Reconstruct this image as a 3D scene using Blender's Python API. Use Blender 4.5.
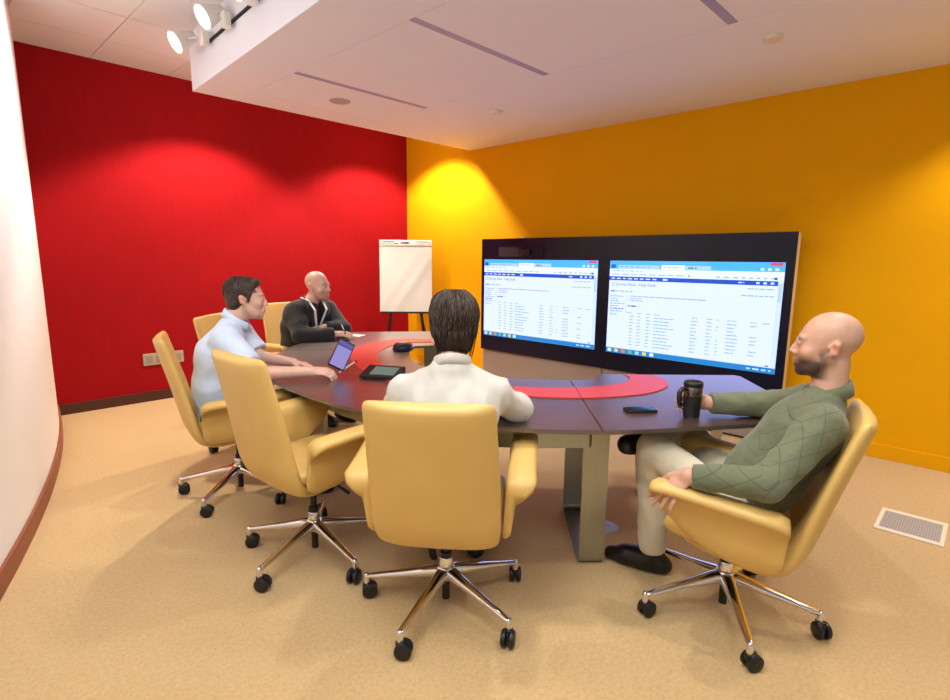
import bpy, bmesh, math, random
import numpy as np
from mathutils import Vector, Matrix
random.seed(7); np.random.seed(7)
scene = bpy.context.scene
for o in list(bpy.data.objects): bpy.data.objects.remove(o)
C = scene.collection
PI = math.pi
# ------------------------------------------------------------------ camera, world, lights, exposure
CAM_H = 1.40
YAW, PITCH, ROLL = math.radians(46.288), math.radians(9.5476), math.radians(0.5703)
fw = Vector((math.sin(YAW)*math.cos(PITCH), math.cos(YAW)*math.cos(PITCH), -math.sin(PITCH)))
r0 = Vector((math.cos(YAW), -math.sin(YAW), 0)); u0 = r0.cross(fw)
cr = math.cos(ROLL)*r0 + math.sin(ROLL)*u0; cu = -math.sin(ROLL)*r0 + math.cos(ROLL)*u0
cam = bpy.data.cameras.new('camera'); cam.sensor_width = 36; cam.lens = 540.74/950*36; cam.clip_start = .02
camo = bpy.data.objects.new('camera', cam); C.objects.link(camo)
camo.matrix_world = Matrix(((cr.x, cu.x, -fw.x, 0), (cr.y, cu.y, -fw.y, 0), (cr.z, cu.z, -fw.z, CAM_H), (0, 0, 0, 1)))
scene.camera = camo
scene.view_settings.view_transform = 'Standard'; scene.view_settings.look = 'None'
scene.view_settings.gamma = 1; scene.view_settings.use_curve_mapping = False
scene.view_settings.exposure = EXPO = 0.0
world = bpy.data.worlds.new('world'); scene.world = world; world.use_nodes = True
world.node_tree.nodes['Background'].inputs[0].default_value = (.84, .92, 1.0, 1)
world.node_tree.nodes['Background'].inputs[1].default_value = 0.50
# room dimensions (metres)
XR, YB, HS, HC = 4.759, 5.834, 2.657, 3.063      # yellow wall, red wall, soffit underside, tiled ceiling
YS = 4.664                                        # far edge of the soffit
def light(name, kind, loc, energy, col, tgt=None, **k):
    l = bpy.data.lights.new(name, kind); l.energy = energy; l.color = col
    for a, b in k.items(): setattr(l, a, b)
    o = bpy.data.objects.new(name, l); C.objects.link(o); o.location = loc
    d = Vector(tgt) - Vector(loc) if tgt else Vector((0, 0, -1))
    o.rotation_euler = d.to_track_quat('-Z', 'Y').to_euler()
    return o
WARM = (1.0, .94, .86)
# wall washers recessed in the tiled ceiling, in the gap behind the soffit
WASH = [(2.10, 4.96, 3.03), (4.06, 4.96, 3.03)]
for p in WASH:
    light('wall_washer_light', 'SPOT', p, 270, (1, .90, .76), (p[0], p[1]+.12, 0), spot_size=math.radians(118), spot_blend=.35, shadow_soft_size=.05)
# soffit downlights (just above the top of the frame)
DOWN = [(1.95, 1.55, 80), (1.75, .15, 60), (3.0, .25, 70), (4.30, -.30, 140)]
for x, y, e in DOWN:
    if e: light('downlight_light', 'SPOT', (x, y, HS-.012), e, WARM, (x, y, 0), spot_size=math.radians(125), spot_blend=.5, shadow_soft_size=.06)
# unseen fill panels added at the tiled ceiling to brighten camera-facing sides
FILL = [(.62, 1.30), (.30, -.35), (-.55, .8)]
for x, y in FILL:
    light('fill_light', 'AREA', (x, y, HC-.012), 26, (.92, .97, 1.0), shape='RECTANGLE', size=.55, size_y=1.15)
# ------------------------------------------------------------------ materials
def lin(c):
    c = c/255.0
    return c/12.92 if c <= .04045 else ((c+.055)/1.055)**2.4
def rgb(r, g, b): return (lin(r), lin(g), lin(b), 1)
MATS = {}
def mat(name, col, rough=.5, metal=0, noise=0, nscale=20, bump=0, bscale=60, bdist=.01, emit=0, coat=0, attr=None, spec=.5, stretch=None, sheen=0):
    m = bpy.data.materials.new(name); m.use_nodes = True; MATS[name] = m
    nt = m.node_tree; b = nt.nodes['Principled BSDF']
    b.inputs['Base Color'].default_value = col; b.inputs['Roughness'].default_value = rough; b.inputs['Metallic'].default_value = metal
    b.inputs['Specular IOR Level'].default_value = spec; b.inputs['Coat Weight'].default_value = coat; b.inputs['Sheen Weight'].default_value = sheen
    if emit: b.inputs['Emission Color'].default_value = col; b.inputs['Emission Strength'].default_value = emit
    tc = nt.nodes.new('ShaderNodeTexCoord'); vec = tc.outputs['Object']
    if stretch:
        mp = nt.nodes.new('ShaderNodeMapping'); mp.inputs['Scale'].default_value = stretch; nt.links.new(vec, mp.inputs['Vector']); vec = mp.outputs['Vector']
    src = None
    if attr:
        a = nt.nodes.new('ShaderNodeAttribute'); a.attribute_name = attr; src = a.outputs['Color']
        nt.links.new(src, b.inputs['Base Color'])
    if noise:
        n = nt.nodes.new('ShaderNodeTexNoise'); n.inputs['Scale'].default_value = nscale; n.inputs['Detail'].default_value = 4
        nt.links.new(vec, n.inputs['Vector'])
        mr = nt.nodes.new('ShaderNodeMapRange'); mr.inputs['From Min'].default_value = .25; mr.inputs['From Max'].default_value = .75
        mr.inputs['To Min'].default_value = 1-noise; mr.inputs['To Max'].default_value = 1+noise
        nt.links.new(n.outputs['Fac'], mr.inputs['Value'])
        mx = nt.nodes.new('ShaderNodeVectorMath'); mx.operation = 'MULTIPLY'
        if src: nt.links.new(src, mx.inputs[0])
        else: mx.inputs[0].default_value = col[:3]
        nt.links.new(mr.outputs['Result'], mx.inputs[1]); nt.links.new(mx.outputs['Vector'], b.inputs['Base Color'])
    if bump:
        n = nt.nodes.new('ShaderNodeTexNoise'); n.inputs['Scale'].default_value = bscale; n.inputs['Detail'].default_value = 3
        nt.links.new(vec, n.inputs['Vector'])
        bp = nt.nodes.new('ShaderNodeBump'); bp.inputs['Strength'].default_value = bump; bp.inputs['Distance'].default_value = bdist
        nt.links.new(n.outputs['Fac'], bp.inputs['Height']); nt.links.new(bp.outputs['Normal'], b.inputs['Normal'])
    return m
mat('red_paint', rgb(150, 15, 20), .9, spec=.12, noise=.07, nscale=9, bump=.06, bscale=120, stretch=(3, 1, .6))
mat('yellow_paint', rgb(228, 163, 0), .85, spec=.15, noise=.02, nscale=3, bump=.02, bscale=150)
mat('white_paint', rgb(238, 236, 232), .55)
mat('ceiling_white', rgb(232, 232, 242), .85, bump=.05, bscale=200)
mat('tile_white', rgb(226, 222, 222), .9, bump=.12, bscale=260)
mat('slot_lilac', rgb(160, 156, 196), .5)
mat('seam_grey', rgb(120, 112, 110), .8)
mat('brown_base', rgb(70, 34, 22), .5); mat('redbrown_base', rgb(138, 72, 44), .5)
mat('leather', rgb(212, 174, 100), .42, noise=.04, nscale=6, bump=.06, bscale=220)
mat('chrome', rgb(225, 225, 228), .10, 1); mat('steel', rgb(165, 168, 160), .34, 1, noise=.04, nscale=60, stretch=(1, 1, .05))
mat('black_plastic', rgb(16, 16, 18), .42); mat('black_matte', rgb(20, 20, 22), .75, bump=.2, bscale=150)
mat('glossy_black', rgb(17, 20, 40), .28, spec=.25); mat('cabinet_taupe', rgb(150, 134, 124), .55); mat('cabinet_edge', rgb(205, 180, 140), .5)
mat('inlay_red', rgb(200, 62, 56), .38); mat('paper_white', rgb(212, 210, 204), .8, bump=.25, bscale=4)
mat('grille_grey', rgb(150, 146, 138), .6); mat('frame_cream', rgb(226, 216, 196), .5); mat('lamp_white', rgb(232, 230, 222), .4)
mat('lamp_glow', (1, .95, .85, 1), .4, emit=9); mat('down_glow', (1, .88, .72, 1), .4, emit=4)
mat('plate_grey', rgb(170, 158, 140), .4); mat('socket_grey', rgb(150, 138, 122), .5); mat('mug_steel', rgb(120, 116, 112), .25, 1); mat('disc_grey', rgb(178, 182, 196), .35)
mat('speaker_grey', rgb(176, 166, 162), .8); mat('ring_gold', rgb(210, 190, 150), .2, 1)
# carpet: fine woven tan
m = mat('carpet', rgb(200, 168, 118), .95, noise=.13, nscale=70, bump=.5, bscale=240, sheen=.1)
# wood: dark walnut, satin
m = bpy.data.materials.new('walnut'); m.use_nodes = True; MATS['walnut'] = m; nt = m.node_tree; b = nt.nodes['Principled BSDF']
tc = nt.nodes.new('ShaderNodeTexCoord'); mp = nt.nodes.new('ShaderNodeMapping'); mp.inputs['Scale'].default_value = (3, 26, 3); mp.inputs['Rotation'].default_value = (0, 0, .8)
n = nt.nodes.new('ShaderNodeTexNoise'); n.inputs['Scale'].default_value = 3; n.inputs['Detail'].default_value = 6
rp = nt.nodes.new('ShaderNodeValToRGB'); rp.color_ramp.elements[0].color = rgb(42, 23, 19); rp.color_ramp.elements[1].color = rgb(74, 43, 35)
rp.color_ramp.elements[0].position = .3; rp.color_ramp.elements[1].position = .7
nt.links.new(tc.outputs['Object'], mp.inputs['Vector']); nt.links.new(mp.outputs['Vector'], n.inputs['Vector']); nt.links.new(n.outputs['Fac'], rp.inputs['Fac']); nt.links.new(rp.outputs['Color'], b.inputs['Base Color'])
b.inputs['Roughness'].default_value = .42; b.inputs['Specular IOR Level'].default_value = .9; b.inputs['Coat Weight'].default_value = 1.0; b.inputs['Coat Roughness'].default_value = .30; b.inputs['Coat IOR'].default_value = 2.1
# ------------------------------------------------------------------ mesh helpers
def link(name, me, material, parent=None, smooth=True, loc=None):
    if isinstance(me, bmesh.types.BMesh):
        d = bpy.data.meshes.new(name); me.normal_update(); me.to_mesh(d); me.free(); me = d
    if material is not None and not me.materials: me.materials.append(MATS[material] if isinstance(material, str) else material)
    if smooth: me.polygons.foreach_set('use_smooth', [True]*len(me.polygons))
    o = bpy.data.objects.new(name, me); C.objects.link(o)
    if parent: o.parent = parent
    if loc: o.location = loc
    return o
def flatish(o, ang=35):
    me = o.data; me.polygons.foreach_set('use_smooth', [True]*len(me.polygons))
    bm = bmesh.new(); bm.from_mesh(me)
    for e in bm.edges:
        if len(e.link_faces) == 2 and e.calc_face_angle(0) > math.radians(ang): e.smooth = False
    bm.to_mesh(me); bm.free(); return o
def tag(o, label=None, cat=None, group=None, kind=None):
    if label: o['label'] = label
    if cat: o['category'] = cat
    if group: o['group'] = group
    if kind: o['kind'] = kind
    return o
def empty(name, loc=(0, 0, 0), rz=0):
    o = bpy.data.objects.new(name, None); o.empty_display_size = .1; C.objects.link(o); o.location = loc; o.rotation_euler = (0, 0, rz); return o
def box(bm, lo, hi, M=None, bev=0, seg=2):
    lo, hi = Vector(lo), Vector(hi); c = (lo+hi)/2; s = hi-lo
    r = bmesh.ops.create_cube(bm, size=1, matrix=Matrix.Translation(c) @ Matrix.Diagonal((s.x, s.y, s.z, 1)))
    vs = r['verts']
    if bev:
        es = list({e for v in vs for e in v.link_edges})
        rb = bmesh.ops.bevel(bm, geom=es, offset=bev, segments=seg, affect='EDGES', profile=.5)
        vs = list({v for f in rb['faces'] for v in f.verts} | {v for v in vs if v.is_valid})
    if M: bmesh.ops.transform(bm, matrix=M, verts=vs)
    return bm
def bx(lo, hi, M=None, bev=0, seg=2): return box(bmesh.new(), lo, hi, M, bev, seg)
def rings(bm, rs, closed=True, cap=True):
    """loft a list of rings (lists of points)"""
    V = [[bm.verts.new(p) for p in ring] for ring in rs]; n = len(V[0])
    for a, b2 in zip(V, V[1:]):
        for i in range(n if closed else n-1):
            j = (i+1) % n; bm.faces.new((a[i], a[j], b2[j], b2[i]))
    if cap:
        bm.faces.new(list(reversed(V[0]))); bm.faces.new(V[-1])
    return bm
def loft(rs, cap=True):
    bm = rings(bmesh.new(), rs, True, cap); bmesh.ops.recalc_face_normals(bm, faces=bm.faces); return bm
def lathe(prof, n=24, axis=None, loc=(0, 0, 0), bm=None):
    """prof: (r, z) list about z; axis rotates +z to that direction"""
    bm = bm or bmesh.new(); M = Matrix.Translation(loc) @ (Vector(axis).to_track_quat('Z', 'Y').to_matrix().to_4x4() if axis else Matrix())
    V = [[bm.verts.new(M @ Vector((max(r, 1e-4)*math.cos(2*PI*i/n), max(r, 1e-4)*math.sin(2*PI*i/n), z))) for i in range(n)] for r, z in prof]
    fs = []
    for a, b2 in zip(V, V[1:]):
        for i in range(n): fs.append(bm.faces.new((a[i], a[(i+1) % n], b2[(i+1) % n], b2[i])))
    fs.append(bm.faces.new(list(reversed(V[0])))); fs.append(bm.faces.new(V[-1])); bmesh.ops.recalc_face_normals(bm, faces=fs)
    return bm
def tube(pts, rad, n=8, bm=None):
    bm = bm or bmesh.new(); P = [Vector(p) for p in pts]; R = rad if isinstance(rad, (list, tuple)) else [rad]*len(P)
    rs = []; up = None
    for i, p in enumerate(P):
        t = (P[min(i+1, len(P)-1)]-P[max(i-1, 0)]).normalized()
        if up is None: up = Vector((0, 0, 1)) if abs(t.z) < .9 else Vector((1, 0, 0))
        a = t.cross(up).normalized(); up = a.cross(t).normalized()
        rs.append([p+(a*math.cos(2*PI*k/n)+up*math.sin(2*PI*k/n))*R[i] for k in range(n)])
    return rings(bm, rs)
def prism(pts, z0, z1, bm=None):
    bm = bm or bmesh.new()
    a = [bm.verts.new((p[0], p[1], z0)) for p in pts]; b2 = [bm.verts.new((p[0], p[1], z1)) for p in pts]; n = len(pts)
    fs = [bm.faces.new(a), bm.faces.new(b2)] + [bm.faces.new((a[i], a[(i+1) % n], b2[(i+1) % n], b2[i])) for i in range(n)]
    bmesh.ops.recalc_face_normals(bm, faces=fs); return bm
def crom(P, n=8):
    P = [np.array(p, float) for p in P]; P = [2*P[0]-P[1]]+P+[2*P[-1]-P[-2]]; out = []
    for i in range(1, len(P)-2):
        a, b2, c, d = P[i-1:i+3]
        for k in range(n):
            t = k/n; out.append(.5*((2*b2)+(-a+c)*t+(2*a-5*b2+4*c-d)*t*t+(-a+3*b2-3*c+d)*t**3))
    out.append(P[-2]); return out
# ------------------------------------------------------------------ room shell
tag(link('floor', bx((-3, -3, -.05), (XR+.1, YB+.1, 0)), 'carpet', smooth=False), kind='structure')
tag(link('wall_back', bx((-.5, YB, 0), (XR, YB+.1, HC+.1)), 'red_paint', smooth=False), kind='structure')
tag(link('wall_right', bx((XR, -3, 0), (XR+.1, YB+.1, HC+.1)), 'yellow_paint', smooth=False), kind='structure')
def wx(y): t = YB+.036-y; return .79-.10*t-.04*t*t
def curved(x0, x1, z0, z1, ylo=-2.6):
    ys = np.linspace(YB-.002, ylo, 60)
    return loft([[(wx(y)+x0, y, z0), (wx(y)+x1, y, z0), (wx(y)+x1, y, z1), (wx(y)+x0, y, z1)] for y in ys])
o = tag(flatish(link('wall_left', curved(-.12, 0, 0, HC+.05), 'white_paint')), kind='structure')
tag(flatish(link('baseboard_left', curved(.0005, .016, 0, .10), 'redbrown_base')), kind='structure')
tag(link('baseboard_back', bx((.4, YB-.014, 0), (XR, YB-.0005, .095), bev=.003), 'brown_base', smooth=False), kind='structure')
tag(link('baseboard_right', bx((XR-.014, -3, 0), (XR-.0005, YB-.015, .105), bev=.003), 'yellow_paint', smooth=False), kind='structure')
ceil = tag(link('ceiling', bx((-3, -3, HC+.012), (XR, YB, HC+.1)), 'seam_grey', smooth=False), kind='structure')
T = .61; tm = None
for i in range(-3, 8):
    for j in range(-2, 9):
        x0 = 1.905-T+i*T-T*0; y0 = 5.285-j*T; x1, y1 = x0+T, y0+T
        x1 = min(x1, XR); y1 = min(y1, YB); x0 = max(x0, -1.2)
        if x1-x0 < .05 or y1-y0 < .05 or y0 < 0: continue
        link('ceiling_tile', bx((x0+.003, y0+.003, HC), (x1-.003, y1-.003, HC+.0118)), 'tile_white', ceil, smooth=False)
# soffit: a dropped box whose left face leans slightly off the room grid
def fx(y): return 1.693-.058*(YS-y)
SO = 2.02; SX2 = 3.215
sof = tag(link('ceiling_soffit', prism([(fx(YS), YS), (fx(-2.5), -2.5), (XR-.0005, -2.5), (XR-.0005, YS)], HS+.006, HC-.003), 'ceiling_white', smooth=False), kind='structure')
# underside border strips and 1.22 m panels, with joints and slots between them
ylines = [4.355, 3.70, 2.445, 1.215, -.02, -1.25]
def strip(pts): link('soffit_panel', prism(pts, HS, HS+.0055), 'ceiling_white', sof, smooth=False)
g = .004
strip([(fx(YS), YS), (fx(-2.5), -2.5), (SO-g, -2.5), (SO-g, YS)])
strip([(SX2+g, YS), (SX2+g, -2.5), (XR-.001, -2.5), (XR-.001, YS)])
strip([(SO+g*0, YS), (SO+g*0, ylines[0]+g), (SX2, ylines[0]+g), (SX2, YS)])
for a, b2 in zip(ylines, ylines[1:]):
    top = a if a == ylines[0] else a-.055
    strip([(SO, top-g*(a == ylines[0])), (SO, b2), (SX2, b2), (SX2, top-g*(a == ylines[0]))])
for yl in ylines[1:]:
    sl = tag(link('air_slot', bx((SO+.002, yl-.054, HS-.001), (SX2-.002, yl-.001, HS+.004), bev=.001), 'slot_lilac', sof, smooth=False))
def disc(name, x, y, z, rad, h, m, lab, cat, grp=None):
    o = link(name, lathe([(rad*.97, 0), (rad, -.3*h), (rad*.9, -h), (rad*.3, -h*1.05)], 28, loc=(0, 0, 0)), m); o.location = (x, y, z); flatish(o, 40)
    return tag(o, lab, cat, grp)
disc('ceiling_speaker', 2.604, 4.037, HS, .085, .008, 'speaker_grey', 'grey round ceiling speaker grille in the soffit nearest the red wall', 'speaker')
disc('sprinkler_cover', 3.677, 3.282, HS, .05, .02, 'frame_cream', 'small cream sprinkler cap on the soffit above the left screen', 'sprinkler')
disc('sprinkler_cover', 3.552, 1.085, HS, .055, .02, 'frame_cream', 'small cream sprinkler cap on the soffit above the right screen', 'sprinkler')
for i, (x, y, z) in enumerate(WASH):
    r = empty('recessed_spotlight', (x, y, HC)); tag(r, 'recessed spotlight in tiled ceiling washing the ' + ['middle of the red wall', 'corner of red and yellow walls'][i], 'spotlight')
    link('trim_ring', lathe([(.075, -.0005), (.08, -.004), (.07, -.006), (.055, -.006), (.055, -.001)], 28), 'lamp_white', r)
    link('lens', lathe([(.05, -.0015), (.05, -.003)], 24), 'down_glow', r)
for x, y in FILL:  # glowing panels out of view, added as soft fill light
    r = empty('fill_panel', (x, y, HC)); tag(r, 'added rectangular fill light panel at the tiled ceiling ' + {0.62: 'above the empty chair', .30: 'behind the camera', -.55: 'beside the white curved wall'}[x], 'ceiling light', 'added fill panels')
    fb = bmesh.new()
    for lo, hi in [((-.30, -.60, -.006), (.30, -.57, -.0005)), ((-.30, .57, -.006), (.30, .60, -.0005)), ((-.30, -.57, -.006), (-.27, .57, -.0005)), ((.27, -.57, -.006), (.30, .57, -.0005))]: box(fb, lo, hi, bev=.001)
    link('frame', fb, 'lamp_white', r, smooth=False); link('diffuser', bx((-.268, -.568, -.004), (.268, .568, -.001)), 'fill_glow' if 'fill_glow' in MATS else mat('fill_glow', (1, .98, .95, 1), .5, emit=2.5), r, smooth=False)
for (x, y, e), dl in zip(DOWN, ['back-turned man', 'camera side of the front chair', 'man in green sweater', 'floor grille']):
    r = empty('recessed_downlight', (x, y, HS)); tag(r, 'recessed round downlight in the soffit above the '+dl, 'downlight', 'soffit downlights')
    link('trim_ring', lathe([(.085, -.0005), (.09, -.004), (.08, -.006), (.065, -.006), (.065, -.001)], 28), 'lamp_white', r)
    link('lens', lathe([(.06, -.0015), (.06, -.003)], 24), 'down_glow', r)
# ------------------------------------------------------------------ track and lamps on the soffit's left face
def onf(y, z): return Vector((fx(y)-.001, y, z))
tb = bmesh.new(); a = Vector((fx(4.22)-.012, 4.22, 2.885)); b_ = Vector((fx(.5)-.012, .5, 2.885))
rings(tb, [[p+Vector((dx, 0, dz)) for dx, dz in ((-.006, -.006), (.0115, -.006), (.0115, .006), (-.006, .006))] for p in (a, b_)])
bmesh.ops.recalc_face_normals(tb, faces=tb.faces)
tag(link('light_track', tb, 'black_matte', smooth=False), 'thin dark lighting track along the white soffit face', 'track')
LAMPS = [(4.16, (1.487, 4.36, 2.875), 'white track spotlight nearest the red wall'), (3.74, (1.485, 3.84, 2.895), 'second white track spotlight out from the red wall'),
         (3.30, (1.47, 3.32, 2.905), 'white track spotlight cut off by the top of the picture')]
for ya, hd, lab in LAMPS:
    r = empty('track_lamp', (fx(ya), ya, 2.885)); tag(r, lab, 'spotlight', 'track spotlights'); base = Vector(r.location)
    link('adapter', bx((-.075, -.03, -.05), (-.026, .03, .045), bev=.008), 'lamp_white', r, smooth=False)
    hv = Vector(hd)-base; nd = Vector((-.85, -.02, -.52)).normalized(); back = hv-nd*.05
    link('arm', tube([(-.05, 0, .01), (back*.5+Vector((-.02, 0, .012))), back], .008), 'lamp_white', r)
    hb = link('lamp_head', lathe([(.022, -.155), (.036, -.15), (.044, -.11), (.063, -.055), (.075, -.012), (.077, 0), (.070, .002), (.067, -.006)], 28, axis=nd, loc=hv), 'lamp_white', r)
    link('bulb_face', lathe([(.066, -.004), (.06, .002), (.024, .005)], 24, axis=nd, loc=hv), 'lamp_glow', hb)
    l = light('track_lamp_light', 'SPOT', base+hv+nd*.02, 60, (1, .98, .96), base+hv+nd*3, spot_size=math.radians(100), spot_blend=.7, shadow_soft_size=.05)
# ------------------------------------------------------------------ wall plate, floor register, floor outlet
r = empty('outlet_plate', (1.665, YB, .41)); tag(r, 'wide grey multi-socket outlet plate low on the red wall', 'outlet')
link('plate', bx((-.18, -.012, -.058), (.18, -.0005, .058), bev=.004), 'plate_grey', r, smooth=False)
for k in range(4): link('socket', bx((-.155+k*.085, -.0155, -.035), (-.10+k*.085, -.0122, .035), bev=.002), 'socket_grey', r, smooth=False)
r = empty('floor_register', (3.60, .175, 0)); tag(r, 'cream framed floor air grille in the carpet by yellow wall', 'floor grille')
fb = bmesh.new()
for lo, hi in [((-.165, -.145, 0), (.165, -.125, .008)), ((-.165, .125, 0), (.165, .145, .008)), ((-.165, -.125, 0), (-.13, .125, .008)), ((.13, -.125, 0), (.165, .125, .008))]: box(fb, lo, hi, bev=.002)
link('frame', fb, 'frame_cream', r, smooth=False)
link('backing', bx((-.13, -.125, .0005), (.13, .125, .003)), 'grille_grey', r, smooth=False)
sm = None
for k in range(22):
    o = link('slat', sm or bx((-.13, -.0032, .0032), (.13, .0032, .0065)), 'speaker_grey', r, smooth=False); sm = o.data; o.location = (0, -.119+k*.01133, 0)
r = link('floor_outlet_cover', lathe([(.075, 0), (.075, .003), (.066, .007), (.03, .008), (.028, .006), (.01, .006)], 32), 'disc_grey'); r.location = (2.42, 1.35, .0003); flatish(r)
tag(r, 'round pale metal floor outlet cover under the table', 'outlet')
# ------------------------------------------------------------------ displays on the yellow wall
XD = 4.46
cab = empty('display_cabinet', (4.6, 2.62, 0)); tag(cab, 'taupe floor-standing cabinet carrying the two black screens', 'cabinet')
def cb(name, lo, hi, m, bev=.003): return link(name, bx(Vector(lo)-cab.location, Vector(hi)-cab.location, bev=bev), m, cab, smooth=False)
cb('front_panel', (XD+.03, 2.625, .02), (XD+.055, 4.165, .385), 'cabinet_taupe'); cb('front_panel', (XD+.03, 1.075, .02), (XD+.055, 2.615, .385), 'cabinet_taupe')
cb('back_panel', (XD+.075, 1.07, 0), (XR-.0005, 4.17, .385), 'cabinet_taupe')
cb('plinth', (XD+.056, 1.1, 0), (XD+.0745, 4.14, .38), 'black_matte')
lk = link('lock', lathe([(.014, 0), (.014, .004), (.008, .006)], 16, axis=(-1, 0, 0), loc=Vector((XD+.03, 3.30, .20))-cab.location), 'steel', cab)
def emis(name, c, s=1.0):
    m = bpy.data.materials.new(name); m.use_nodes = True; nt = m.node_tree; b = nt.nodes['Principled BSDF']
    b.inputs['Base Color'].default_value = (.01, .01, .012, 1); b.inputs['Roughness'].default_value = .25
    b.inputs['Emission Color'].default_value = rgb(*c); b.inputs['Emission Strength'].default_value = s; MATS[name] = m; return m
SC = {'page': (222, 232, 244), 'side': (206, 226, 220), 'title': (66, 180, 200), 'addr': (170, 208, 186), 'tabw': (240, 246, 250), 'bar': (228, 240, 248), 'nav': (8, 78, 142), 'ink': (150, 178, 142),
      'link': (124, 174, 152), 'task': (20, 130, 150), 'close': (226, 70, 76), 'light': (214, 232, 248), 'dark': (64, 98, 92), 'icy': (236, 206, 66), 'icg': (110, 180, 80), 'icr': (220, 130, 60)}
for k, c in SC.items():
    m_ = emis('screen_'+k, c, 1.0); e_ = m_.node_tree.nodes['Principled BSDF'].inputs['Emission Color']; v_ = e_.default_value
    e_.default_value = (v_[0]*1.14, v_[1]*1.18, v_[2]*2.3, 1)      # cool backlight
def display(yl, yr, lab, seed, cammod):
    rnd = random.Random(seed); W = yl-yr; r = empty('display_screen', (XD, (yl+yr)/2, .39)); tag(r, lab, 'screen', 'wall of two screens'); L = Vector(r.location)
    def bb(name, lo, hi, m, bev=.003, par=r): return link(name, bx(Vector(lo)-L, Vector(hi)-L, bev=bev), m, par, smooth=False)
    bb('housing', (XD+.012, yr+.004, .405), (XD+.10, yl-.004, 1.612), 'cabinet_edge')
    bb('wall_mount', (XD+.101, yr+.3, .6), (XR-.001, yl-.3, 1.4), 'black_matte')
    bez = bb('bezel', (XD-.002, yr+.0004, .395), (XD+.0118, yl-.0004, 1.618), 'glossy_black', .001)
    a0, a1 = yl-.045, yl-.045-1.435; z1, z0 = 1.398, .560
    if not cammod: a0, a1 = yl-.055, yl-.055-1.435
    sc = bb('screen', (XD-.0035, a1, z0), (XD-.0022, a0, z1), 'screen_page', 0)
    q = bmesh.new(); slots = list(SC)
    def R(u, v, w, h, c, lv=1):
        ya, yb, za, zb = a0-u*(a0-a1), a0-(u+w)*(a0-a1), z1-v*(z1-z0), z1-(v+h)*(z1-z0); x = XD-.0036-.0005*lv
        f = q.faces.new([q.verts.new(Vector(p)-L) for p in ((x, ya, za), (x, ya, zb), (x, yb, zb), (x, yb, za))]); f.material_index = slots.index(c)
    def words(u, v, w, h, c, gap=.006, lo=.012, hi=.035):
        e = u+w
        while u < e-.004:
            l = min(rnd.uniform(lo, hi), e-u); R(u, v, l, h, c, 3); u += l+gap
    R(0, 0, 1, .085, 'title'); R(.06, .045, .27, .04, 'addr', 2); R(.34, .04, .14, .046, 'tabw', 2); R(.48, .042, .15, .038, 'addr', 2); R(.01, .038, .03, .04, 'nav', 2); R(.93, .004, .06, .028, 'close', 2)
    words(.07, .058, .2, .010, 'link'); words(.36, .058, .1, .010, 'ink'); words(.5, .058, .05, .012, 'dark'); words(.30, .014, .3, .010, 'link')
    for k in range(3): R(.885+.035*k, .053, .018, .022, 'light', 2)
    R(0, .085, 1, .08, 'bar'); words(.02, .102, .2, .009, 'link', .012); words(.02, .138, .48, .009, 'link', .016, .03, .05); R(.505, .132, .01, .022, 'icr', 2)
    words(.66, .138, .30, .013, 'ink', .02, .012, .028); R(.955, .134, .015, .022, 'nav', 3)
    R(0, .166, .975, .042, 'nav'); words(.015, .182, .30, .011, 'light', .014, .02, .032); R(.355, .178, .028, .018, 'light', 3); words(.78, .182, .03, .010, 'light')
    for k in range(3): R(.87+.035*k, .178, .016, .018, 'light', 3)
    R(.975, .166, .025, .78, 'side', 1); R(.979, .19, .016, .16, 'addr', 2)
    R(.018, .232, .022, .036, 'ink', 2); R(.022, .238, .014, .024, 'page', 3)
    words(.015, .318, .15, .010, 'link', .008, .02, .03); R(.015, .318, .03, .012, 'dark', 4)
    for k in range(7): words(.015, .372+.027*k, rnd.uniform(.05, .1), .010, 'link' if k != 5 else 'dark'); R(.12, .372+.027*k, .012, .009, 'addr', 2)
    words(.015, .57, .055, .010, 'link')
    R(.148, .36, .002, .065, 'ink', 2); words(.155, .365, .46, .010, 'ink', .004, .03, .06); words(.155, .39, .07, .009, 'ink'); words(.155, .412, .08, .009, 'link')
    words(.14, .468, .06, .014, 'dark', .006); words(.20, .470, .03, .010, 'ink', .01, .005, .008)
    words(.83, .236, .13, .009, 'link'); words(.80, .30, .16, .009, 'link')
    cols = [(.135, .045), (.205, .03), (.265, .03), (.315, .13), (.54, .045), (.63, .035), (.685, .012), (.74, .06), (.86, .04), (.92, .05)]
    for k in range(11):
        v = .545+.034*k
        if v > .92: break
        for ci, (u, w) in enumerate(cols):
            if k == 0 and ci == 3: w = .04
            if k and ci >= 6 and rnd.random() < (.55 if ci != 7 else .1): continue
            if k and ci == 9: continue
            words(u+(0 if ci != 0 else .02*(k > 0)), v, w*(rnd.uniform(.6, 1) if k else .8)*(.6 if ci == 0 and k else 1), .0085, 'ink' if ci in (1, 5) or not k else 'link', .004)
    R(0, .945, 1, .055, 'task')
    for k, c in enumerate(['light', 'icy', 'icr', 'icg', 'addr', 'icy', 'light']): R(.012+.048*k, .955, .026, .034, c, 2)
    words(.86, .967, .12, .012, 'light', .012); R(.95, .925, .016, .012, 'dark', 3)
    me = bpy.data.meshes.new('page'); q.to_mesh(me); q.free()
    for k in slots: me.materials.append(MATS['screen_'+k])
    link('web_page', me, None, sc, smooth=False)
    tc_ = bpy.data.curves.new('heading', 'FONT'); tc_.body = 'Service Desk - Help Desk'; tc_.size = .036; tc_.extrude = 0
    to = bpy.data.objects.new('heading', tc_); C.objects.link(to); bpy.context.view_layer.update()
    tme = bpy.data.meshes.new_from_object(to.evaluated_get(bpy.context.evaluated_depsgraph_get())); bpy.data.objects.remove(to)
    tme.materials.clear()
    t = link('heading_text', tme, 'screen_dark', sc, smooth=False)
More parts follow.
